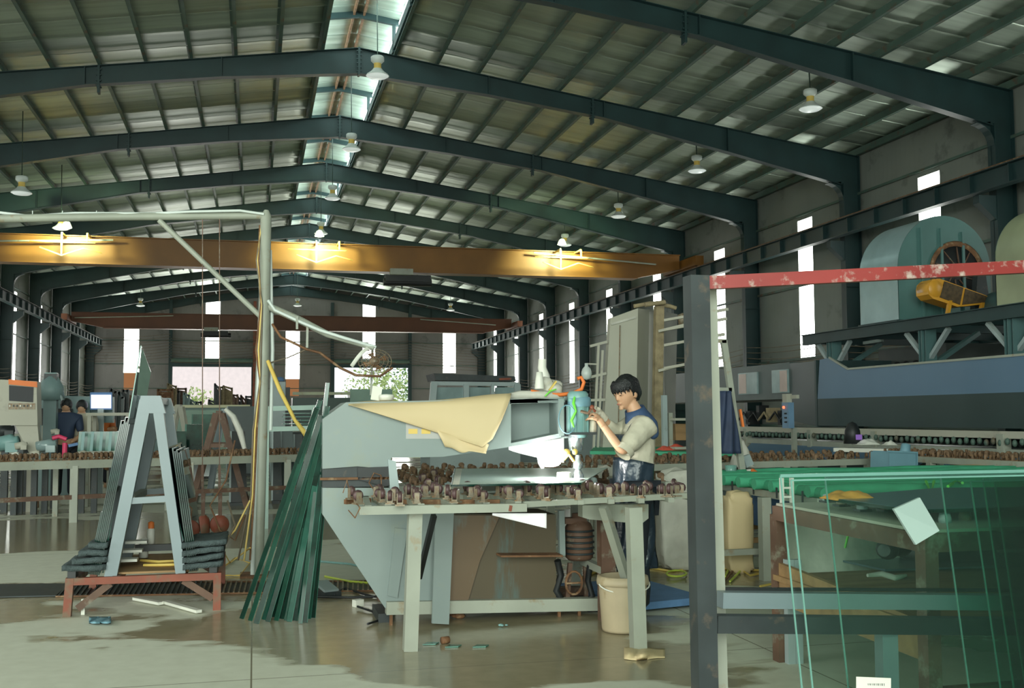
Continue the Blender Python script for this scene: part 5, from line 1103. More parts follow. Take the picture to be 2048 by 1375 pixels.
# floor cables and bags in the middle distance
solo('yellow_air_hose', MB().tube([aZ(1135, 1165, .01), aZ(1200, 1140, .01), aZ(1290, 1133, .01), aZ(1345, 1142, .01), aZ(1400, 1134, .01), aZ(1520, 1140, .01), aZ(1600, 1180, .01)], .011, 6), 'yellow', 'long yellow air hose snaking over the floor behind the bucket', 'hose')
MT['hose_lime'] = mat('hose_lime', (.5, .6, .08), .5)
solo('lime_hose_coil', MB().tube([aZ(1353+20*math.cos(t), 1146+6*math.sin(t), .015+.004*t) for t in [2*PI*k/12 for k in range(30)]], .009, 6), 'hose_lime', 'coil of lime hose on the floor beside the blue mat', 'hose')
for k, pts in enumerate(([(1440, 1010), (1470, 1060), (1530, 1075), (1570, 1090), (1590, 1110)], [(1450, 1140), (1470, 1100), (1500, 1085), (1490, 1120), (1460, 1150)], [(1480, 1125), (1500, 1138), (1540, 1130), (1570, 1150), (1520, 1160)], [(1380, 1060), (1410, 1090), (1450, 1100), (1465, 1130), (1440, 1160)], [(640, 1110), (700, 1115), (740, 1125), (790, 1120)], [(650, 1140), (700, 1150), (760, 1155)])):
    solo('floor_hose', MB().tube([aZ(x, y+12, .012+.01*(j % 2)) for j, (x, y) in enumerate(pts)], .01, 5), ('wire', 'hose_lime', 'yellow', 'rust', 'teal_paint', 'hose_lime')[k], ('brown cable sagging across the floor behind the pale post', 'lime cable looped under the green foam table', 'yellow cable tangled under the green foam table', 'rusty cable on the floor next to the blue mat', 'green hose on the dry floor behind the glass strips', 'lime hose on the dry floor beside the drain')[k], 'cable')
def sack(px0, px1, py0, py1, Y, m, label, seed):
    r_ = random.Random(seed); a, b = aY(px0, py1, Y), aY(px1, py0, Y); c = Vector(((a.x+b.x)/2, Y, (a.z+b.z)/2)); rx, rz = (b.x-a.x)/2, (b.z-a.z)/2; ph = r_.uniform(0, 6)
    mb = MB().ball((0, 0, 0), 1, (1, 1, 1), 22)
    for v in mb.v:
        e = .3; s = lambda t: math.copysign(abs(t)**e, t)
        w_ = 1+.06*math.sin(6*v.x+7*v.z+ph)+.04*math.sin(13*v.z+9*v.y+ph)
        v.x, v.y, v.z = c.x+s(v.x)*rx*w_, c.y+s(v.y)*rx*.6*w_, c.z+s(v.z)*rz*w_
    return solo('white_sack', mb, m, label, 'sack')
def sackf(px0, px1, py0, Y, m, label, seed):
    fl_ = 1.4*FPX/(Y*.972+.235*aY(px0, 900, Y).x)+835
    return sack(px0, px1, py0, fl_, Y, m, label, seed)
sackf(1318, 1386, 942, 9.2, 'bag_white', 'tall white sack standing behind the worker under the far conveyor', 1)
sackf(1452, 1500, 985, 8.9, 'cream_sheet', 'cream sack slumped behind the pale post', 3)
sackf(1196, 1232, 938, 9.0, 'bag_white', 'white box-like sack behind the drill table', 4)
solo('timber_plank', MB().bar(aZ(1310, 1058, .3), aZ(1600, 1040, .3), .04, .12), 'wood', 'weathered plank across the frame behind the blue mat', 'plank')
solo('timber_plank', MB().bar(aZ(1310, 1085, .2), aZ(1560, 1078, .2), .04, .05), 'wood', 'thin lower plank behind the blue mat', 'plank')
solo('blue_crate', MB().span((aY(1540, 1000, 9.6).x, 9.6, .3), (aY(1585, 1000, 9.6).x, 10, .68)), 'blue_mat', 'dark blue crate under the green foam table', 'crate')
# scrap table between: trays, jars, orange handle
tt = thing('scrap_table', (4.9, 10.4, 0), 'low grey table cluttered with trays beside the far caster conveyor', 'table')
part('top', MB().prism([aZ(1440, 952, .78), aZ(1560, 950, .78), aZ(1550, 938, .78), aZ(1440, 939, .78)], (0, 0, .02)), 'grey_paint', tt)
for px in (1445, 1545): p = aZ(px, 946, .78); part('leg', MB().bar((p.x, p.y, 0), (p.x, p.y, .78), .05, .05, (0, 1, 0)), 'grey_paint', tt)
for k, (px, py, r_, h, m_, lb) in enumerate(((1462, 950, .06, .1, 'glass_edge_pale', 'clear plastic tub on the cluttered tray table'), (1500, 948, .035, .05, 'white_plastic', 'white cup on the cluttered tray table'), (1525, 950, .05, .04, 'yellow', 'yellow dish on the cluttered tray table'))):
    solo('tub', MB().lathe([(.001, 0), (r_*.8, 0), (r_, h), (r_*.9, h), (r_*.7, .01), (.001, .01)], aZ(px, py, .8), n=14), m_, lb, 'tub')
solo('orange_grip', MB().tube([aZ(1505, 940, .86), aZ(1520, 950, .82)], .02, 8), 'orange', 'small orange grip lying on the tray table', 'tool')
solo('grey_scoop', MB().prism([aY(1487, 912, 10.6), aY(1500, 908, 10.6), aY(1508, 928, 10.6), aY(1494, 935, 10.6)], (0, .05, 0)), 'grey_paint', 'grey scoop standing at the ladder foot', 'scoop')
# ================================================================== RIGHT BACK: furnace, blowers, conveyors, ladder
FX = 9.0
mat('rust_pale', (.3, .24, .14), .8, 0, .3, 8, bump=.4)
def FP(px, py, dx=0.): return aX(px, py, FX+dx)
fu = thing('glass_furnace', (FX+.8, 14, 0), 'long blue and dark grey tempering furnace along the side wall', 'furnace')
yA, yB = FP(1634, 760).y, 6.0
part('blue_panel', MB().prism([(FX, yA, 1.66), (FX, yA-.1, 2.3), (FX, 15.5, 2.31), (FX, 14.95, 2.1), (FX, yB, 2.1), (FX, yB, 1.66)], (.06, 0, 0)), 'blue_paint', fu)
part('trim_edge', MB().bar((FX, 15.5, 2.32), (FX, 14.95, 2.11), .03, .03).bar((FX, 14.95, 2.11), (FX, yB, 2.11), .03, .03), 'light_paint', fu)
part('skirt_panel', MB().prism([(FX, yA, 1.22), (FX, yB, 1.22), (FX, yB, 1.66), (FX, yA, 1.66)], (.06, 0, 0)), 'furnace_dark', fu)
part('side_panel', MB().prism([(FX, yA+.02, 1.2), (FX, yA+.02, 2.3), (FX+1.8, yA+.02, 2.3), (FX+1.8, yA+.02, 1.2)], (0, .06, 0)), 'furnace_dark', fu)
part('top_deck', MB().span((FX+.3, yB, 1.95), (FX+3.3, yA, 2.0)), 'furnace_dark', fu)
part('rear_panel', MB().span((FX+1.9, yB, 1.2), (FX+2, yA, 1.95)), 'furnace_dark', fu)
part('corner_hood', MB().prism([(FX+.02, yA, 1.2), (FX+.02, yA, 2.28), (FX+.1, 17.0, 2.3), (FX+.1, 17.0, 1.3)], (.3, 0, 0)), 'furnace_dark', fu)
MT['furnace_grey'] = mat('furnace_grey', (.055, .085, .08), .4, 0, .1)
part('cooling_section', MB().prism([(FX+.1, 17.0, 1.68), (FX+.1, 17.0, 2.32), (FX+.1, 24.5, 2.32), (FX+.1, 24.5, 1.68)], (1.6, 0, 0)), 'furnace_grey', fu)
MT['furnace_window'] = mat('furnace_window', (.24, .33, .33), .2, 0, .15, 3)
for (ya, yb) in ((18.2, 19.0), (16.93+.1, 17.62), (20.5, 21.4), (22.4, 23.2)):
    w = part('view_window', MB().span((FX+.07, ya, 1.79), (FX+.1, yb, 2.2)), 'furnace_window', fu)
    part('pink_strip', MB().span((FX+.06, ya+.02 if ya < 18 else yb-.35, 1.81), (FX+.07, ya+.27 if ya < 18 else yb-.05, 2.18)), mat('window_pink', (.5, .38, .33), .3), w)  # pinkish strip over part of each view window
# rollers under the cooling section and bed
rl = MB().tube([(0, 0, 0), (1.5, 0, 0)], .035, 8); rlm = rl.mesh('roller', 'dark_steel')
for k in range(70): link('roller', rlm, fu, (-.6, yB-14+.2+.26*k, 1.02))
for z, m_ in ((.92, 'light_paint'), (1.14, 'panel_beige')):
    part('bed_rail', MB().bar((FX+.05, yB, z), (FX+.05, 24.5, z), .06, .09), m_, fu)
part('bearing_row', (lambda mb: [mb.ball((FX, yB+.3+.13*k, 1.04+.02*(k % 2)), .035, (1, 1, 1.3), 6) for k in range(140)] and mb)(MB()), 'steel_purlin', fu)['kind'] = 'stuff'
for y in (8.5, 11.5, 14.3, 16.2, 18.6, 21, 23.8): part('stand_leg', MB().bar((FX+.05, y, 0), (FX+.05, y, 1.15), .12, .12, (0, 1, 0)), 'light_paint', fu)
part('plinth', MB().span((FX+.6, yB, 0), (FX+1.9, 24.5, .9)), 'furnace_dark', fu)
for (a, b) in ((15.3, 18.4), (12.9, 14.9), (9.5, 12.5)): part('blue_tray', MB().prism([(FX-.25, a, .72), (FX-.25, b-.2, .72), (FX+.05, b, .9), (FX+.05, a, .9)], (.03, 0, -.03)), 'blue_paint', fu)
for k in range(10):
    y = 15.0+.42*k; part('chamber_clutter', MB().box((FX+.25, y, 1.35+.05*(k % 3)), (.2, .12+.06*(k % 2), .26)).tube([(FX+.1, y-.15, 1.28), (FX+.12, y+.1, 1.45), (FX+.1, y+.3, 1.3)], .02, 5), 'rust_pale' if k % 3 == 1 else 'black', fu)
# hanging pendant control box
pc_ = thing('pendant_control', aX(1575, 830, FX-.5), 'light blue pendant control box with a glowing red lamp', 'control box')
c = aX(1576, 830, FX-.5)
part('box', MB().box(c, (.1, .22, .42)), 'blue_box' if 'blue_box' in MT else MT.setdefault('blue_box', mat('blue_box', (.16, .28, .42), .4)), pc_)
part('lamp_cap', MB().box(c+Vector((0, .02, .28)), (.1, .14, .14)).box(c+Vector((.05, -.1, .3)), (.05, .3, .06)), 'panel_beige', pc_)
part('indicator', MB().lathe([(.001, 0), (.022, 0), (.022, .02), (.001, .02)], c+Vector((-.05, .03, .13)), (-1, 0, 0), 12), emitter('red_led', (1, .12, .05), 3), pc_)
for k in range(3): part('button', MB().box(c+Vector((-.055, -.02, .03-.07*k)), (.012, .07, .025)), 'black', pc_)
part('stand_pipe', MB().bar((c.x+.1, c.y, 0), c+Vector((.1, 0, -.2)), .07, .07, (0, 1, 0)), 'light_paint', pc_)
# steel platform carrying the two blowers
pf = thing('blower_platform', (10.5, 13, 0), 'dark green steel platform above the furnace, carrying the blowers', 'platform')
PX, PZ = 9.35, 2.70
yp1 = aX(1605, 665, PX).y
for x in (PX, 12.2):
    b = MB().box((x, (6+yp1)/2, PZ), (.012, yp1-6, .17)).box((x, (6+yp1)/2, PZ+.085), (.1, yp1-6, .012)).box((x, (6+yp1)/2, PZ-.085), (.1, yp1-6, .012)); part('edge_beam', b, 'steel_green', pf)
for k in range(8): part('cross_beam', MB().span((PX, yp1-.15-1.35*k, PZ-.08), (12.2, yp1-.25-1.35*k, PZ+.07)), 'steel_green', pf)
for px in (1668, 1855, 2030):
    y = aX(px, 690, PX+.1).y
    for x in (PX+.1, 12.1):
        part('column', MB().box((x, y, 1+PZ/2), (.2, .02, PZ-2)).box((x, y-.08, 1+PZ/2), (.18, .012, PZ-2)).box((x, y+.08, 1+PZ/2), (.18, .012, PZ-2)), 'teal_dark' if 'teal_dark' in MT else MT.setdefault('teal_dark', mat('teal_dark', (.07, .14, .14), .45)), pf)
    for s_ in (1, -1): part('knee_brace', MB().bar((PX+.1, y, PZ-.55), (PX+.1, y+s_*.5, PZ-.1), .07, .05), 'grey_paint', pf)
    part('cross_brace', MB().bar((PX+.15, y, PZ-.6), (PX+1.1, y+.2, PZ-.1), .08, .06), 'teal_dark', pf)
MT['duct'] = mat('duct', (.05, .06, .055), .5)
du = thing('air_duct', (11, 13, 2.0), 'dark riveted air duct box under the blower platform', 'duct')
da = aX(1770, 700, 10.4); db = aX(1845, 700, 10.4)
part('box', MB().span((10.4, db.y-.6, 2.0), (11.6, da.y+.2, 2.5)), 'duct', du)
for k in range(4): part('port', MB().lathe([(.001, 0), (.06, 0), (.075, .02), (.075, 0)], (10.39, db.y+.0+.26*k-.1, 2.2), (-1, 0, 0), 12), 'black', du)
part('white_flange', MB().bar(aX(1712, 688, 10.4), aX(1765, 680, 10.4), .05), 'white_enamel', du)
for z in (2.05, 2.13, 2.21, 2.29, 2.37, 2.45, 2.53): pass
solo('louvre_screen', (lambda mb: [mb.box((13.2, 12.5, 1.7+.13*k), (.03, 5, .05)) for k in range(9)] and mb)(MB()), 'grey_paint', 'slatted screen behind the air duct, seen under the platform', 'screen')
def blower(c, R, W, label, mt, flip=1):
    """snail housing: disc faces look along y, the scroll wraps round, square outlet downwards"""
    o = thing('blower', (c.x, c.y, c.z-R), label, 'blower', 'furnace blowers')
    prof = [Vector((c.x-R*1.05, 0, c.z-R))]+[Vector((c.x+R*(1.05-.1*k/28)*math.cos(PI-PI*k/28), 0, c.z+R*(1.05-.1*k/28)*math.sin(PI-PI*k/28))) for k in range(29)]+[Vector((c.x+R*.95, 0, c.z-R))]
    y0, y1 = c.y-W/2, c.y+W/2
    part('scroll', MB().add([(p.x, y, p.z) for y in (y0, y1) for p in prof], [(i, i+1, len(prof)+i+1, len(prof)+i) for i in range(len(prof)-1)], True), mt, o)
    hole = [Vector((c.x+.15*R+R*.55*math.cos(t), 0, c.z-.05*R+R*.55*math.sin(t))) for t in [2*PI*k/24 for k in range(24)]]
    part('side_plate', MB().prism([(p.x, y0, p.z) for p in prof], (0, .012, 0)), 'teal_side' if 'teal_side' in MT else MT.setdefault('teal_side', mat('teal_side', (.075, .17, .16), .4, 0, .08)), o)
    part('side_plate', MB().prism([(p.x, y1-.012, p.z) for p in prof], (0, .012, 0)), MT['teal_side'], o)
    hc_ = Vector((c.x+.2*R, y0, c.z-.08*R))
    part('inlet_ring', MB().lathe([(R*.5, -.0), (R*.58, -.0), (R*.6, .03), (R*.56, .05), (R*.5, .02)], hc_, (0, -1, 0), 30), 'rust', o)
    part('inlet_mouth', MB().lathe([(.001, .012), (R*.52, .014), (R*.52, 0)], hc_, (0, -1, 0), 30), 'black', o)
    for k in range(10): t = 2*PI*k/10; part('impeller_vane', MB().bar(hc_+Vector((R*.15*math.cos(t), -.02, R*.15*math.sin(t))), hc_+Vector((R*.48*math.cos(t+.3), -.02, R*.48*math.sin(t+.3))), .03, .01), 'brown_beam', o)
    for a in (-.35, .12, .55): part('stiffener', MB().box((c.x-R*a*1.0, y0-.02, c.z-R*.1), (.04, .04, R*1.7 if a > -.3 else R*1.6)), 'teal_side' if 0 else MT['teal_side'], o)
    part('base_frame', MB().span((c.x-R*1.1, y0, c.z-R-.08), (c.x+R*1.1, y1, c.z-R)), 'steel_green', o)
    part('bearing_stand', MB().prism([(c.x+.1*R, y0-.5, c.z-R-.08), (c.x+.5*R, y0-.5, c.z-R-.08), (c.x+.38*R, y0-.5, c.z-.15*R), (c.x+.22*R, y0-.5, c.z-.15*R)], (0, .12, 0)), 'dark_steel', o)
    part('shaft', MB().tube([(hc_.x, y0+.1, hc_.z), (hc_.x, y0-.75, hc_.z)], .035, 10), 'caster_grey', o)
    return o
MT['scroll_pale'] = mat('scroll_pale', (.3, .42, .43), .3, .2, .1); MT['scroll_yellow'] = mat('scroll_yellow', (.3, .33, .2), .4, 0, .3, .8)
b1 = aY(1853, 607, 15.2)
blower(Vector((b1.x, 15.2, 2.87+.83)), .83, 1.1, 'turquoise snail-shaped blower with the yellow belt guard in front', 'scroll_pale')
b2y = 12.4; b2 = aY(2128, 560, b2y)
blower(Vector((b2.x, b2y, 2.87+.7)), .7, .9, 'second blower at the photo edge, its housing stained yellow', 'scroll_yellow')
yg = thing('belt_guard', aY(1920, 600, 13.9), 'yellow belt guard with dark mesh, slanting down beside the blower', 'guard')
GYY = 13.9
def YP(px, py, dy=0.): return aY(px, py, GYY+dy)
out = [(1856, 573), (1862, 560), (1876, 555), (1980, 592), (1986, 602), (1975, 607), (1925, 612), (1862, 592), (1856, 583)]
out = [(1856, 576), (1858, 566), (1866, 558), (1880, 557), (1982, 594), (1984, 606), (1930, 612), (1915, 613), (1866, 597), (1857, 588)]
part('rim', MB().prism([YP(x, y) for x, y in out], (-.0, .3, 0)), 'yellow_guard', yg)
part('mesh_panel', MB().prism([YP(*p, -.012) for p in ((1889, 562), (1927, 575), (1920, 609), (1880, 594))], (0, .02, 0)), 'mesh_dark' if 'mesh_dark' in MT else MT.setdefault('mesh_dark', mat('mesh_dark', (.07, .045, .02), .7, 0, .4, 20)), yg)
part('mesh_panel', MB().prism([YP(*p, -.012) for p in ((1931, 577), (1973, 592), (1971, 604), (1925, 609))], (0, .02, 0)), MT['mesh_dark'], yg)
part('rounded_end', MB().lathe([(.001, -.01), (.12, -.01), (.14, .02), (.14, .28), (.001, .28)], YP(1872, 577), (0, 1, 0), 20), 'yellow_guard', yg)
part('stay', MB().bar(YP(1900, 600), (YP(1900, 600).x, GYY+.1, 2.8), .05).bar(YP(1965, 604), (YP(1965, 604).x, GYY+.1, 2.8), .05), 'yellow_guard', yg)
mo2 = thing('blower_motor', (aY(2020, 590, 13.6).x, 13.7, 2.8), 'motor between the two blowers on the platform', 'motor')
part('housing', MB().lathe([(.001, -.3), (.2, -.3), (.22, -.2), (.22, .25), (.12, .3), (.001, .3)], (mo2.location.x, 13.7, 3.02), (0, 1, 0), 18), 'teal_dark', mo2); part('feet', MB().box((mo2.location.x, 13.7, 2.83), (.4, .4, .06)), 'dark_steel', mo2)
# far caster conveyors on the right side
def conveyor(p0, p1, depth, n, rows, label, railm, cast=None):
    o = thing('caster_conveyor', ((p0.x+p1.x)/2, (p0.y+p1.y)/2, 0), label, 'conveyor'); pr = Vector((-(p1-p0).y, (p1-p0).x, 0)).normalized()
    part('front_rail', MB().bar(p0, p1, .06, .07), railm, o); part('rear_rail', MB().bar(p0+pr*depth, p1+pr*depth, .06, .07), railm, o)
    for t in (.03, .35, .66, .97):
        for dd in (0, depth): p = p0.lerp(p1, t)+pr*dd; part('leg', MB().bar((p.x, p.y, 0), (p.x, p.y, p.z-.03), .08, .08, (0, 1, 0)), railm, o)
    for i in range(n):
        for r_ in range(rows):
            p = p0.lerp(p1, (i+rnd.uniform(.2, .8))/n)+pr*(.03+depth/rows*r_)+Vector((0, 0, .03)); c_ = link('caster', CR, o, p-base_of(o)); c_.rotation_euler = (0, 0, rnd.uniform(0, 6)); s_ = rnd.uniform(1.0, 1.35); c_.scale = (s_, s_, s_)
    return o
conveyor(aZ(1170, 938, .84), aZ(1752, 922, .84), 1.1, 42, 3, 'pale caster conveyor running behind the worker towards the blue bin', 'light_paint')
conveyor(aZ(1765, 914, .86), aZ(2080, 931, .86), .35, 40, 2, 'rust-streaked caster conveyor beyond the blue bin, under the furnace', 'light_paint')
gf = thing('green_foam_strip', aZ(1200, 905, .9), 'green foam covering on the conveyor behind the worker', 'foam')
part('strip', MB().prism([aZ(1180, 908, .93), aZ(1490, 912, .93), aZ(1480, 898, .93), aZ(1190, 897, .93)], (0, 0, .04)), 'green_foam', gf)
clothpile('red_cloth', 1318, 1372, 899, 12.5, .1, mat('red_cloth', (.65, .1, .06), .7), 'red cloth heap on the green foam behind the worker', 'cloth', 8)
# white-topped welding bench
wb = thing('work_bench', aZ(1780, 1000, 0), 'white-topped bench with a welding mask, in front of the furnace', 'bench')
p0, p1 = aZ(1686, 898, .93), aZ(1880, 902, .93)
part('top', MB().bar(p0, p1, .5, .05), 'white_plastic', wb)
for p in (p0, p1, p0.lerp(p1, .5)): part('leg', MB().bar((p.x, p.y, 0), (p.x, p.y, .91), .06, .06, (0, 1, 0)), 'light_paint', wb)
wm = thing('welding_mask', aY(1703, 888, p0.y), 'black welding mask with a purple visor lying on the white bench', 'mask')
c = aY(1705, 872, p0.y); part('shell', MB().lathe([(.001, .2), (.06, .17), (.1, .08), (.12, -.1), (.11, -.1), (.001, .18)], c, (0, 0, 1), 14), 'black', wm); part('visor', MB().box(c+Vector((.03, -.11, -.01)), (.09, .03, .07), rotm('Z', .3)), emitter('purple_visor_glow', (.35, .2, .6), .5), wm)  # visor is no lamp, its brightness is put in as emission
clothpile('white_gloves', 1712, 1752, 888, p0.y-.1, .1, 'white_plastic', 'white work gloves heaped beside the welding mask', 'gloves', 9)
clothpile('white_cloth', 1768, 1790, 889, p0.y-.1, .07, 'white_plastic', 'small white cloth on the bench beyond the gloves', 'cloth', 10)
# blue bin and yellow foam
bn = thing('blue_bin', aZ(1790, 940, .78), 'pale blue plastic bin tilted on the conveyor end', 'bin')
c = aY(1788, 920, 10.9); R_ = rotm('Z', .1) @ rotm('Y', .05)
for dx, dy, sx, sy2 in ((0, -.16, .36, .012), (0, .16, .36, .012), (-.18, 0, .012, .32), (.18, 0, .012, .32)): part('side', MB().box(c+Vector((dx, dy, 0)), (sx, sy2, .2), R_), 'cyan_box', bn)
part('bottom', MB().box(c-Vector((0, 0, .1)), (.36, .32, .012), R_), 'cyan_box', bn); part('rim', MB().box(c+Vector((0, -.17, .1)), (.4, .02, .02), R_), 'cyan_box', bn)
tl_ = solo('blue_grinder', MB().lathe([(.001, -.1), (.055, -.1), (.06, 0), (.05, .09), (.001, .1)], aY(1810, 903, 10.9), (.2, 0, 1), 14).tube([aY(1815, 905, 10.9), aY(1833, 908, 10.85)], .025, 8), 'cyan_box', 'pale blue grinder standing out of the plastic bin', 'tool')
solo('yellow_foam_block', MB().box(aY(1958, 938, 10.3), (.42, .3, .09), rotm('Z', .1)), 'yellow_guard', 'yellow foam block on the conveyor seen above the glass edge', 'foam')
solo('foam_stool', MB().span((aY(1915, 950, 10.3).x, 10.15, 0), (aY(2000, 950, 10.3).x, 10.5, aY(1958, 946, 10.3).z)), 'light_paint', 'pale crate under the yellow foam block', 'crate')
solo('white_roll', MB().tube([aY(1690, 950, 9.9), aY(1738, 948, 9.9)], .05, 12), 'white_plastic', 'white plastic roll lying behind the green foam tubes', 'roll')
solo('yellow_roll', MB().lathe([(.03, -.06), (.065, -.06), (.065, .06), (.03, .06)], aY(1678, 949, 9.9), (1, 0, .0), 16), 'yellow', 'yellow tape roll beside the white plastic roll', 'roll')
solo('red_toolbox', MB().span((aY(1555, 932, 11.6).x, 11.6, .62), (aY(1640, 932, 11.6).x, 11.9, .76)), 'rust_red', 'dull red case under the pale conveyor', 'case')
# aluminium ladder, hung coat and white bundle beside the dark post
ld = thing('ladder', aZ(1488, 1010, 0), 'pale aluminium ladder standing behind the dark post, orange strip on one rail', 'ladder')
LY = 10.2
def LP(px, py, dy=0.): return aY(px, py, LY+dy)
lf = LP(1492, 1000); part('rail', MB().bar(LP(1447, 680), LP(1487, 960), .06, .05, (0, 1, 0)), 'light_paint', ld)
part('rail', MB().bar(LP(1420, 592), LP(1428, 962), .05, .05, (0, 1, 0)), 'light_paint', ld)
for (xa, xb, y) in ((1421, 1451, 681), (1424, 1462, 778), (1428, 1478, 885)): part('rung', MB().bar(LP(xa, y), LP(xb, y+1), .05, .04), 'light_paint', ld)
for y, x1 in ((618, 1455), (637, 1452), (668, 1448), (714, 1448)): part('rod', MB().bar(LP(1330, y+22, 1.5), LP(x1, y, .5), .03), 'panel_beige', ld)
part('orange_strip', MB().bar(LP(1480, 818, -.04), LP(1486, 853, -.04), .03, .02), 'orange', ld, 'orange strip on the rail')
part('foot', MB().bar(LP(1487, 960), (lf.x+.02, LY, 0), .06, .05, (0, 1, 0)).bar(LP(1428, 962), (LP(1429, 962).x, LY, 0), .05, .05, (0, 1, 0)), 'light_paint', ld)
def coat(u, v):
    w_ = .16+.12*v; x0 = LP(1438, 785).x + .02*v; z = LP(1438, 782).z + (LP(1438, 906).z-LP(1438, 782).z)*v
    return (x0+(u-.45)*w_, LY-.12-.06*math.sin(PI*u)+.018*math.sin(14*u+4*v), z)
solo('hanging_coat', MB().grid(coat, 20, 16, Vector((0, .05, 0))), mat('coat_navy', (.025, .04, .085), .7, 0, .2, 5, bump=.4, bscale=10), 'dark navy work coat hanging on the ladder', 'coat')
clothpile('white_bundle', 1462, 1502, 932, 11.0, .3, 'bag_white', 'white bundle stuffed at the foot of the ladder', 'bundle', 12)
# upright slabs and pole rack behind the worker
sl = thing('slab_stack', aY(1250, 900, 14.0), 'tall beige slab crates standing behind the worker', 'slabs'); sl.location.z = 0
def SP(px, py, dy=0.): return aY(px, py, 14+dy)
def zfl(p): return Vector((p.x, p.y, 0))
a1, a2_, a3 = SP(1221, 636), SP(1276, 616), SP(1294, 619, .3)
part('front_slab', MB().prism([zfl(SP(1196, 980)), zfl(SP(1268, 980)), a2_, a1], (0, .12, 0)), 'panel_beige', sl)
part('side_slab', MB().prism([zfl(SP(1268, 980)), zfl(SP(1300, 980, .5)), SP(1308, 620, .5), a2_], (.0, .06, 0)), 'panel_beige', sl)
part('frame_strip', MB().bar(SP(1222, 648, -.01), SP(1271, 634, -.01), .02, .03), 'bag_white', sl)
part('frame_strip', MB().bar(SP(1240, 650, -.01), SP(1236, 900, -.01), .012, .012, (0, 1, 0)), 'caster_grey', sl)
mat('slab_grey', (.38, .36, .33), .6, 0, .12, 1.5)
part('rear_slab', MB().prism([zfl(SP(1325, 980, .3)), zfl(SP(1345, 980, .6)), SP(1355, 628, .6), SP(1322, 622, .3)], (0, .05, 0)), 'slab_grey', sl)
part('back_slab', MB().prism([zfl(SP(1290, 980, .35)), zfl(SP(1330, 980, .35)), SP(1328, 622, .35), SP(1296, 622, .35)], (0, .05, 0)), MT['slab_grey'], sl)
pk = thing('pole_rack', zfl(SP(1312, 980, .1)), 'rusty pierced post with rows of pale poles beside the slab crates', 'rack')
part('post', MB().bar(zfl(SP(1310, 980, .0)), SP(1318, 612, .0), .12, .1, (0, 1, 0)), 'rust_pale' if 'rust_pale' in MT else MT.setdefault('rust_pale', mat('rust_pale', (.3, .24, .14), .8, 0, .3, 8, bump=.4)), pk)
part('head_tube', MB().tube([SP(1268, 612), SP(1300, 606), SP(1340, 612), SP(1352, 616)], .03, 6).tube([SP(1290, 609, -.1), SP(1330, 604, -.1)], .035, 6), 'rust_pale' if 0 else MT['rust_pale'], pk)
part('motor_can', MB().lathe([(.001, -.08), (.06, -.08), (.07, .06), (.001, .09)], SP(1365, 638), n=12), 'caster_grey', pk)
for y in (656, 735): part('pole', MB().bar(SP(1318, y+6, -.1), SP(1400, y-14, -.6), .035), 'panel_beige', pk)
for (xa, ya, xb, yb) in ((1180, 692, 1214, 683), (1175, 755, 1212, 746), (1172, 800, 1210, 799)): part('pole', MB().bar(SP(xa, ya), SP(xb, yb), .035), 'panel_beige', pk)
for (xa, ya, xb, yb) in ((1197, 690, 1188, 810), (1205, 700, 1196, 810)): part('upright', MB().bar(SP(xa, ya), zfl(SP(xb-8, 980)), .03, .03, (0, 1, 0)), 'panel_beige', pk)
hl = thing('hanging_bulb', SP(1173, 745), 'white bulb-shaped lamp beside the poles', 'lamp'); part('bulb', MB().lathe([(.001, -.12), (.06, -.1), (.075, -.03), (.06, .03), (.025, .07), (.025, .11), (.001, .11)], SP(1173, 742), n=14), 'white_enamel', hl); part('arm', MB().bar(SP(1173, 727), SP(1195, 728), .02), 'panel_beige', hl)
# crate shelf to the right of the worker
cs = thing('crate_shelf', zfl(SP(1360, 980, -1.5)), 'grey shelf with a brown crate behind the dark post', 'shelf')
def KP(px, py, dy=0.): return aY(px, py, 12.5+dy)
for y in (838, 895): part('board', MB().bar(KP(1338, y), KP(1400, y), .4, .03), 'panel_beige', cs)
for px in (1340, 1398): part('upright', MB().bar(KP(px, 825), zfl(KP(px, 825)), .05, .05, (0, 1, 0)), 'light_paint', cs)
part('crate', MB().prism([KP(1350, 847), KP(1393, 847), KP(1391, 880), KP(1352, 880)], (0, .3, 0)), 'wood', cs)
part('blue_post', MB().bar(KP(1328, 790), zfl(KP(1328, 790)), .06, .06, (0, 1, 0)), 'grey_paint', cs)
# gantry machine behind the arm
gm = thing('gantry_machine', aZ(950, 900, 0), 'pale grey glass-cutting gantry behind the drilling arm', 'machine')
YG = 20.
def GP(px, py, dy=0.): return aY(px, py, YG+dy)
part('roof_beam', MB().prism([GP(868, 746), GP(1030, 752), GP(1032, 762), GP(872, 760)], (0, 1, 0)), 'dark_steel', gm)
part('front_frame', MB().prism([GP(862, 762), GP(1038, 764), GP(1038, 772), GP(866, 770)], (0, .1, 0)).bar(GP(868, 765), GP(862, 830), .12, .1, (0, 1, 0)).bar(GP(932, 768), GP(932, 830), .1, .1, (0, 1, 0)).bar(GP(985, 768), GP(985, 830), .06, .1, (0, 1, 0)).bar(GP(1034, 768), GP(1036, 830), .12, .1, (0, 1, 0)), 'grey_paint', gm)
for a, b in ((872, 926), (938, 980), (990, 1030)): part('pane', MB().prism([GP(a, 774, .04), GP(b, 774, .04), GP(b, 800, .04), GP(a, 800, .04)], (0, .02, 0)), 'furnace_window', gm)
part('body', MB().prism([GP(860, 802), GP(1040, 802), (GP(1040, 802).x, YG, 0), (GP(860, 802).x, YG, 0)], (0, 1.2, 0)), 'grey_paint', gm)
part('red_mark', MB().bar(GP(998, 758, -.02), GP(1022, 757, -.02), .06, .04), 'rust_red', gm)
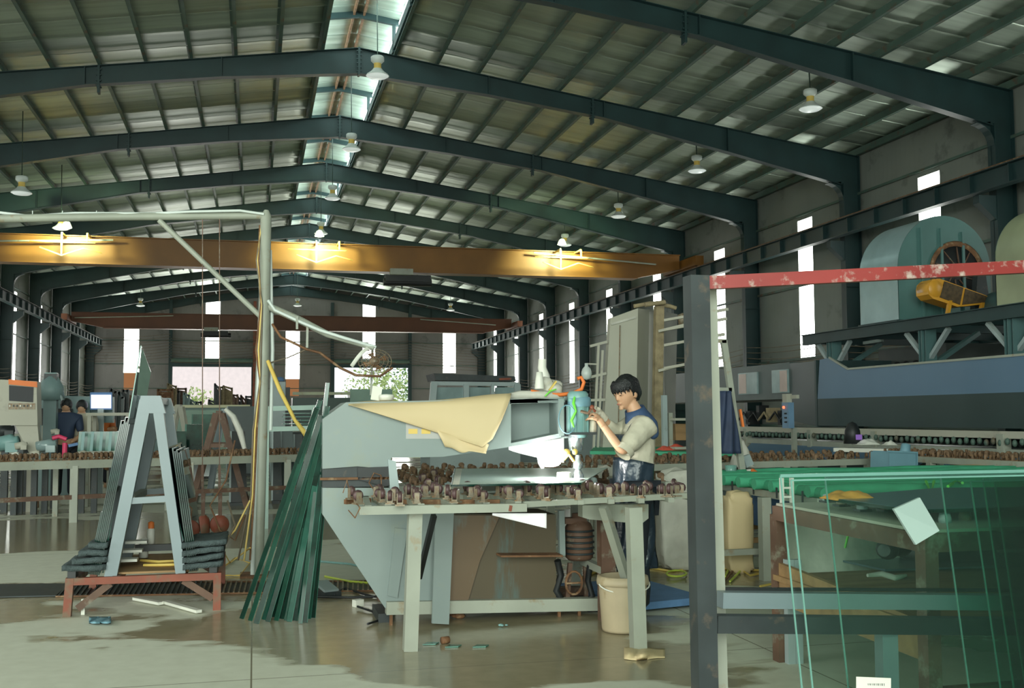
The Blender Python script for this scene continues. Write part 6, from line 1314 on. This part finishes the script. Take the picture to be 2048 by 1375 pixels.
# ================================================================== LEFT BACKGROUND: benches, racks, people
def BP(px, py, Y): return aY(px, py, Y)
def standing(px, top, Y, label, shirt, face_right=True, arm_up=False):
    h = BP(px, top, Y).z; x = BP(px, top, Y).x; k = h/1.72
    o = thing('person', (x, Y, 0), label, 'person')
    V_ = lambda a, b, c: Vector((x+a*k, Y+b*k, c*k))
    arm = [(-.22, 0, 1.38), (-.26, .0, 1.12), (-.14, -.2, 1.0)]
    b = skin_mb([V_(0, 0, .95), V_(0, 0, 1.2), V_(0, 0, 1.42), V_(0, 0, 1.52), V_(.0, -.02, 1.62), V_(-.2, 0, 1.4), V_(-.25, -.02, 1.12), V_(-.12, -.22, 1.0), V_(.2, 0, 1.4), V_(.25, -.02, 1.12), V_(.12, -.22, 1.0), V_(-.1, 0, .9), V_(-.11, 0, .5), V_(-.11, .02, .08), V_(-.11, -.15, .04), V_(.1, 0, .9), V_(.11, 0, .5), V_(.11, .02, .08), V_(.11, -.15, .04)],
        [(0, 1), (1, 2), (2, 3), (3, 4), (2, 5), (5, 6), (6, 7), (2, 8), (8, 9), (9, 10), (0, 11), (11, 12), (12, 13), (13, 14), (0, 15), (15, 16), (16, 17), (17, 18)],
        [.13, .12, .11, .05, .085, .06, .042, .03, .06, .042, .03, .09, .06, .045, .035, .09, .06, .045, .035], 2)
    b.ball(V_(0, -.02, 1.62), .1*k, (.8, .95, 1.1), 14)
    part('body', b, 'skin', o)
    part('hair', MB().ball(V_(0, .0, 1.64), .112*k, (.9, 1.05, 1.0), 14), 'hair', o)
    sh_ = skin_mb([V_(0, 0, .98), V_(0, 0, 1.2), V_(0, 0, 1.4), V_(-.2, 0, 1.4), V_(-.24, -.02, 1.16), V_(.2, 0, 1.4), V_(.24, -.02, 1.16), V_(0, 0, 1.52)], [(0, 1), (1, 2), (2, 3), (3, 4), (2, 5), (5, 6), (2, 7)], [.155, .15, .15, .095, .06, .095, .06, .085], 2)
    part('shirt', sh_, shirt, o)
    part('trousers', skin_mb([V_(0, 0, .95), V_(-.1, 0, .88), V_(-.11, 0, .5), V_(-.11, 0, .1), V_(.1, 0, .88), V_(.11, 0, .5), V_(.11, 0, .1)], [(0, 1), (1, 2), (2, 3), (0, 4), (4, 5), (5, 6)], [.14, .1, .08, .07, .1, .08, .07], 2), 'trousers', o)
    return o
MT['navy'] = mat('navy', (.03, .05, .1), .7)
standing(133, 799, 19.5, 'distant worker in dark clothes, seen from behind beside the pale vertical pipe', 'navy')
standing(164, 802, 19.9, 'distant worker in a white shirt near the glowing monitor', 'shirt')
standing(204, 812, 23, 'distant worker in orange, only the head showing under the monitor', 'orange')
# bright monitor on a stand
mn = thing('monitor', BP(202, 835, 20.2), 'bright white monitor on a blue stand among the benches', 'monitor'); mn.location.z = 0
part('screen', MB().prism([BP(182, 789, 20.1), BP(222, 789, 20.1), BP(222, 816, 20.1), BP(182, 816, 20.1)], (0, .02, 0)), 'white_screen', mn)
part('casing', MB().prism([BP(180, 784, 20.13), BP(224, 784, 20.13), BP(224, 819, 20.13), BP(180, 819, 20.13)], (0, .08, 0)), 'blue_mat', mn)
part('pillar', MB().bar(BP(202, 817, 20.18), (BP(202, 817, 20.18).x, 20.18, 0), .1, .1, (0, 1, 0)), 'grey_paint', mn)
# blue-grey line cabinets and black panels
MT['cab_green'] = mat('cab_green', (.18, .27, .27), .5, 0, .1)
cbx = thing('line_cabinet', BP(130, 850, 20.3), 'long blue-grey machine cabinet behind the control cabinet', 'cabinet'); cbx.location.z = 0
part('body', MB().prism([BP(60, 798, 20.3), BP(180, 798, 20.3), (BP(180, 798, 20.3).x, 20.3, 0), (BP(60, 798, 20.3).x, 20.3, 0)], (0, .6, 0)), 'cab_green', cbx)
part('upper_case', MB().prism([BP(60, 790, 20.5), BP(225, 793, 20.5), BP(225, 845, 20.5), BP(60, 845, 20.5)], (0, .3, 0)), 'cab_green', cbx)
part('black_panel', MB().prism([BP(83, 816, 20.25), BP(144, 817, 20.25), BP(144, 851, 20.25), BP(84, 850, 20.25)], (0, .04, 0)), 'black_screen', cbx)
part('pale_panel', MB().prism([BP(83, 851, 20.26), BP(144, 851, 20.26), BP(146, 885, 20.26), BP(83, 884, 20.26)], (0, .04, 0)), 'panel_beige', cbx)
part('blue_sticker', MB().box(BP(98, 858, 20.22), (.15, .02, .1)), 'cyan_box', cbx)
ra = thing('camera_head', BP(100, 798, 19.2), 'dark machine head with a white cap beside the orange-striped cabinet', 'machine')
part('hood', MB().lathe([(.001, .3), (.1, .28), (.2, .1), (.22, -.12), (.001, -.12)], BP(102, 785, 19.2), n=14), 'cab_green', ra)
part('cap', MB().ball(BP(92, 763, 19.15), .05, (.8, .8, 1.6)), 'white_plastic', ra)
part('block', MB().box(BP(103, 760, 19.2), (.2, .2, .22)), 'dark_steel', ra); part('lid', MB().box(BP(103, 750, 19.2), (.18, .18, .08)), 'teal_paint', ra)
part('arm', MB().tube([BP(95, 772, 19.1), BP(112, 776, 19.1), BP(124, 800, 19.1)], .03, 7), 'grey_paint', ra)
part('stand', MB().bar(BP(102, 795, 19.2), (BP(102, 795, 19.2).x, 19.2, 0), .2), 'cab_green', ra)
# bench with glass pieces
def bench(px0, px1, py, Y, label, n=0, m='light_paint'):
    a, b = BP(px0, py, Y), BP(px1, py, Y); o = thing('bench', ((a.x+b.x)/2, Y, 0), label, 'bench')
    part('top', MB().span((a.x, Y, a.z-.05), (b.x, Y+.7, a.z)), m, o)
    for x in (a.x+.05, b.x-.05):
        for y in (Y+.05, Y+.65): part('leg', MB().bar((x, y, 0), (x, y, a.z-.05), .06, .06, (0, 1, 0)), m, o)
    return o, a, b
bench(172, 262, 825, 18.9, 'tall pale frame bench in front of the glowing monitor', m='panel_beige')
o, a, b = bench(155, 240, 902, 17.6, 'bench carrying a row of small upright glass pieces')
for i in range(14):
    t = (i+.5)/14; x = a.x+(b.x-a.x)*t
    g = solo('glass_piece', MB().box((x, 17.9, a.z+.15), (.045, .5, .3), rotm('Y', .06)), ('glass_edge_light', 'teal_paint', 'glass_strip_mid2')[i % 3], 'small upright glass piece on the bench behind the conveyor, %s from the pink tap' % ORD[i], 'glass piece', 'row of small glass pieces')
tp = thing('pink_tap', BP(131, 910, 16.6), 'bright pink hose fitting on the pale pipe above the conveyor', 'hose')
part('body', MB().tube([BP(129, 915, 16.3), BP(130, 885, 16.3)], .035, 8).tube([BP(105, 876, 16.3), BP(118, 872, 16.3), BP(133, 878, 16.3)], .03, 8), mat('pink', (.6, .04, .12), .5), tp)
part('blue_handle', MB().bar(BP(137, 891, 16.2), BP(156, 887, 16.2), .02, .04), 'blue_mat', tp)
# clutter of small machine parts along the conveyor
cl_spec = [(12, 885, 17.5, .35, 'teal_paint'), (42, 890, 17.2, .16, 'panel_beige'), (55, 872, 17.6, .14, 'cyan_box'), (70, 905, 17.0, .12, 'panel_beige'), (92, 890, 17.3, .26, 'furnace_window'), (10, 860, 18, .25, 'dark_steel'), (30, 908, 17, .1, 'white_plastic'), (165, 905, 17.0, .1, 'panel_beige'), (190, 908, 17, .08, 'white_plastic'), (225, 858, 18.5, .14, 'rust'), (250, 850, 18.6, .12, 'panel_beige'), (110, 862, 18, .12, 'panel_beige')]
for i, (px, py, Y, s_, m_) in enumerate(cl_spec):
    c = BP(px, py, Y); o = thing('machine_unit', (c.x, Y, 0), ['squat teal gearbox', 'beige valve block', 'light blue pump', 'low beige box', 'round glass cover', 'black drive housing', 'small white box', 'tan fitting', 'white jar', 'rusty gear block', 'beige gear case', 'pale yellow tray'][i] + ' on a stand among the benches behind the caster conveyor', 'machine part')
    part('unit', MB().lathe([(.001, -s_*.5), (s_*.32, -s_*.5), (s_*.34, s_*.3), (s_*.2, s_*.4), (s_*.2, s_*.55), (.001, s_*.55)], c, (1, .3*(i % 3-1), .2), 12).box(c+Vector((s_*.3, -s_*.2, -s_*.2)), (s_*.5, s_*.4, s_*.4)), m_, o)
    part('stand', MB().bar((c.x, Y, 0), (c.x, Y, c.z-s_*.4), .08, .08, (0, 1, 0)), 'dark_steel', o)
# brown A-frame and companions
def aframe(pxc, ptop, pbot, half, Y, m, label, w=.09):
    o = thing('a_frame_rack', (BP(pxc, pbot, Y).x, Y, 0), label, 'rack'); t = BP(pxc, ptop, Y); zb = 0
    l_, r_ = BP(pxc-half, pbot, Y), BP(pxc+half, pbot, Y)
    for dy in (0, .9):
        for q, s_ in ((l_, -1), (r_, 1)):
            k = (t.z)/(t.z-q.z); foot = Vector((t.x+(q.x-t.x)*k, Y+dy, 0)); part('leg', MB().bar((t.x+s_*.04, Y+dy, t.z), foot, w, w, (0, 1, 0)), m, o)
        part('tie', MB().bar((t.x+(l_.x-t.x)*.75, Y+dy, t.z+(l_.z-t.z)*.75), (t.x+(r_.x-t.x)*.75, Y+dy, t.z+(r_.z-t.z)*.75), .06), m, o)
    part('ridge', MB().bar(t, t+Vector((0, .9, 0)), .08), m, o)
    return o, t, l_, r_
aframe(437, 826, 912, 26, 15.8+1.4, 'brown_beam', 'brown A-frame glass rack behind the conveyor')
aframe(448, 822, 912, 16, 18.6, 'aframe_grey', 'grey A-frame rack just behind the brown one')
aframe(356, 812, 900, 18, 24, 'panel_beige', 'pale trestle beyond the glass trolley')
solo('white_arc_strip', MB().tube([BP(450, 817, 16.9), BP(466, 832, 16.9), BP(480, 862, 16.9), (BP(491, 905, 16.9))], [.03, .045, .05, .03], 8), 'white_plastic', 'bent white plastic strip arching beside the brown A-frame', 'strip')
for i, (pa, pb_, pt, pbm, Y, m_, lab) in enumerate((
    (345, 372, 862, 910, 19, 'glass_edge', 'dark green glass slab beside the trolley, the broad low one'),
    (372, 404, 848, 915, 19.6, 'glass_edge', 'dark glass slab with pale front edge behind the conveyor'),
    (462, 490, 862, 912, 18, 'black', 'black board leaning right of the brown A-frame'),
    (545, 560, 855, 912, 18.2, 'dark_steel', 'dark slab behind the mast, first of three'),
    (562, 585, 858, 912, 18.4, 'furnace_dark', 'dark slab behind the mast, second of three'),
    (588, 604, 868, 912, 18.6, 'dark_steel', 'dark slab behind the mast, third of three'),
    (385, 425, 828, 870, 26, 'glass_strip_mid2', 'pale green glass sheet standing beyond the brown A-frame'),
    (455, 512, 812, 860, 27, 'furnace_dark', 'broad dark screen behind the mast'))):
    a, b = BP(pa, pt, Y), BP(pb_, pt, Y); o = thing('leaning_slab', ((a.x+b.x)/2, Y, 0), lab, 'slab')
    part('slab', MB().prism([a, b, (b.x+.05, Y-.2, .05), (a.x+.0, Y-.2, .05)], (0, .08, 0)), m_, o)
    part('edge', MB().bar(a+Vector((0, -.01, 0)), (a.x, Y-.21, .05), .03, .03, (0, 1, 0)), 'glass_edge_light' if 'glass' in m_ else 'grey_paint', o); part('skid', MB().span((a.x, Y-.3, 0), (b.x, Y+.1, .05)), 'dark_steel', o)
# grey tall locker and rails right of the mast
lk = thing('tall_locker', BP(560, 850, 24), 'tall blue-grey locker standing beside the white mast', 'locker'); lk.location.z = 0
a, b = BP(541, 763, 24), BP(571, 763, 24); part('body', MB().span((a.x, 24, 0), (b.x, 24.5, a.z)), 'grey_paint', lk); part('dark_side', MB().span((b.x, 24.0, 0), (b.x+.1, 24.5, a.z-.12)), 'black', lk)
part('top_cap', MB().lathe([(.001, .1), (.08, .08), (.1, 0), (.001, 0)], BP(560, 762, 24.2), n=10), 'blue_mat', lk)
part('door', MB().span((a.x+.03, 23.97, .1), (b.x-.03, 24, a.z-.08)), 'grey_paint', lk)
rk = thing('rail_rack', BP(590, 860, 14), 'light green tubular rack between the mast and the glass strips', 'rack'); rk.location.z = 0
for y in (817, 858): part('rail', MB().bar(BP(530, y, 14), BP(640, y-3, 14), .05, .06), 'cab_pale' if 'cab_pale' in MT else MT.setdefault('cab_pale', mat('cab_pale', (.36, .5, .44), .5, 0, .1)), rk)
for px in (534, 628): part('upright', MB().bar((BP(px, 817, 14).x, 14, 0), BP(px, 812, 14), .06, .06, (0, 1, 0)), MT['cab_pale'], rk)
for k in range(4): part('shelf_pane', MB().box(BP(600, 826+7*k, 14.3), (.45, .4, .008)), 'glass_edge_light', rk)
# dark rail machine near the far gate, seen left of the cream sheet
fr_ = thing('framing_line', (4.2, 38, 0), 'dark line of machines across the far end of the hall', 'machine')
a, b = BP(585, 795, 38), BP(700, 795, 38); part('body', MB().span((a.x, 38, 0), (b.x, 39, a.z)), 'furnace_dark', fr_); part('top_rail', MB().span((a.x, 37.9, a.z+.1), (b.x, 38.0, a.z+.2)), 'light_paint', fr_)
part('blue_box', MB().span((b.x, 38, 0), (b.x+1.5, 39, a.z+.3)), 'cab_green', fr_)
fr2 = thing('framing_line', (-4, 44, 0), 'low pale machine bench below the bright doorway', 'machine')
a, b = BP(350, 815, 40), BP(500, 815, 40); part('body', MB().span((a.x, 40, 0), (b.x, 41, a.z)), 'cab_green', fr2); part('rail', MB().span((a.x, 39.9, a.z), (b.x, 40, a.z+.1)), 'panel_beige', fr2)
# upright crates, timber and frames standing before the doorway
specs = [(316, 345, 777, 'rust'), (336, 352, 766, 'rust_pale'), (342, 358, 772, 'black'), (356, 372, 775, 'brown_beam'), (368, 378, 784, 'cab_green'), (378, 394, 795, 'cab_green'), (392, 402, 802, 'dark_steel'),
         (418, 432, 798, 'dark_steel'), (430, 440, 766, 'dark_steel'), (438, 446, 772, 'rust_pale'), (447, 464, 770, 'rust_pale'), (440, 466, 792, 'furnace_dark'), (467, 475, 788, 'brown_beam'), (476, 482, 792, 'black'), (482, 491, 789, 'brown_beam'), (492, 503, 791, 'dark_steel'),
         (222, 232, 775, 'black'), (238, 246, 780, 'furnace_dark'), (246, 256, 778, 'dark_steel'), (256, 266, 786, 'brown_beam')]
for i, (pa, pb_, pt, m_) in enumerate(specs):
    Y = 46+.7*(i % 4) if i < 16 else 34+.5*i % 2; a, b = BP(pa, pt, Y), BP(pb_, pt, Y)
    o = thing('standing_crate', ((a.x+b.x)/2, Y, 0), 'upright crate or frame before the bright doorway, %s from the tall leaning glass' % ORD[i] if i < 16 else 'dark upright frame behind the bright monitor, %s from it' % ORD[i-16], 'crate', 'frames before the doorway' if i < 16 else 'frames behind the monitor')
    part('frame', MB().bar((a.x, Y, 0), (a.x, Y, a.z), .08, .08, (0, 1, 0)).bar((b.x, Y, 0), (b.x, Y, b.z-.1*(i % 3)), .08, .08, (0, 1, 0)).bar((a.x, Y, a.z-.05), (b.x, Y, b.z-.05-.1*(i % 3)), .08, .08), m_, o)
    part('boards', MB().prism([(a.x+.04, Y+.05, .1), (b.x-.04, Y+.05, .1), (b.x-.04, Y+.05, b.z-.15-.1*(i % 3)), (a.x+.04, Y+.05, a.z-.1)], (0, .05, 0)), m_, o)
# hall clutter to fill the middle floor: low frames, pallets and a second trolley far back
for i, (px, Y, w_, h, m_, lab) in enumerate(((300, 27, 2.0, .9, 'cab_green', 'low green-grey machine table beyond the brown rack'), (560, 30, 1.6, 1.0, 'dark_steel', 'dark machine table beyond the locker'), (700, 22, 1.4, .95, 'cab_green', 'machine bed behind the drilling machine'), (1080, 26, 3.2, 1.5, 'grey_paint', 'grey cabinet row behind the orange hose'), (60, 27, 2.2, 1.0, 'panel_beige', 'pale machine table far behind the control cabinet'), (1130, 33, 5.5, 1.9, 'furnace_grey', 'dark grey line enclosure along the windowed wall'))):
    c = BP(px, 850, Y); o = thing('machine_table', (c.x, Y, 0), lab, 'machine')
    part('body', MB().span((c.x-w_/2, Y, .25), (c.x+w_/2, Y+.9, h)), m_, o); part('top', MB().span((c.x-w_/2-.05, Y-.05, h), (c.x+w_/2+.05, Y+.95, h+.05)), 'light_paint', o)
    for s_ in (-1, 1): part('leg', MB().span((c.x+s_*w_/2*.9-.05, Y+.1, 0), (c.x+s_*w_/2*.9+.05, Y+.8, .25)), 'dark_steel', o)
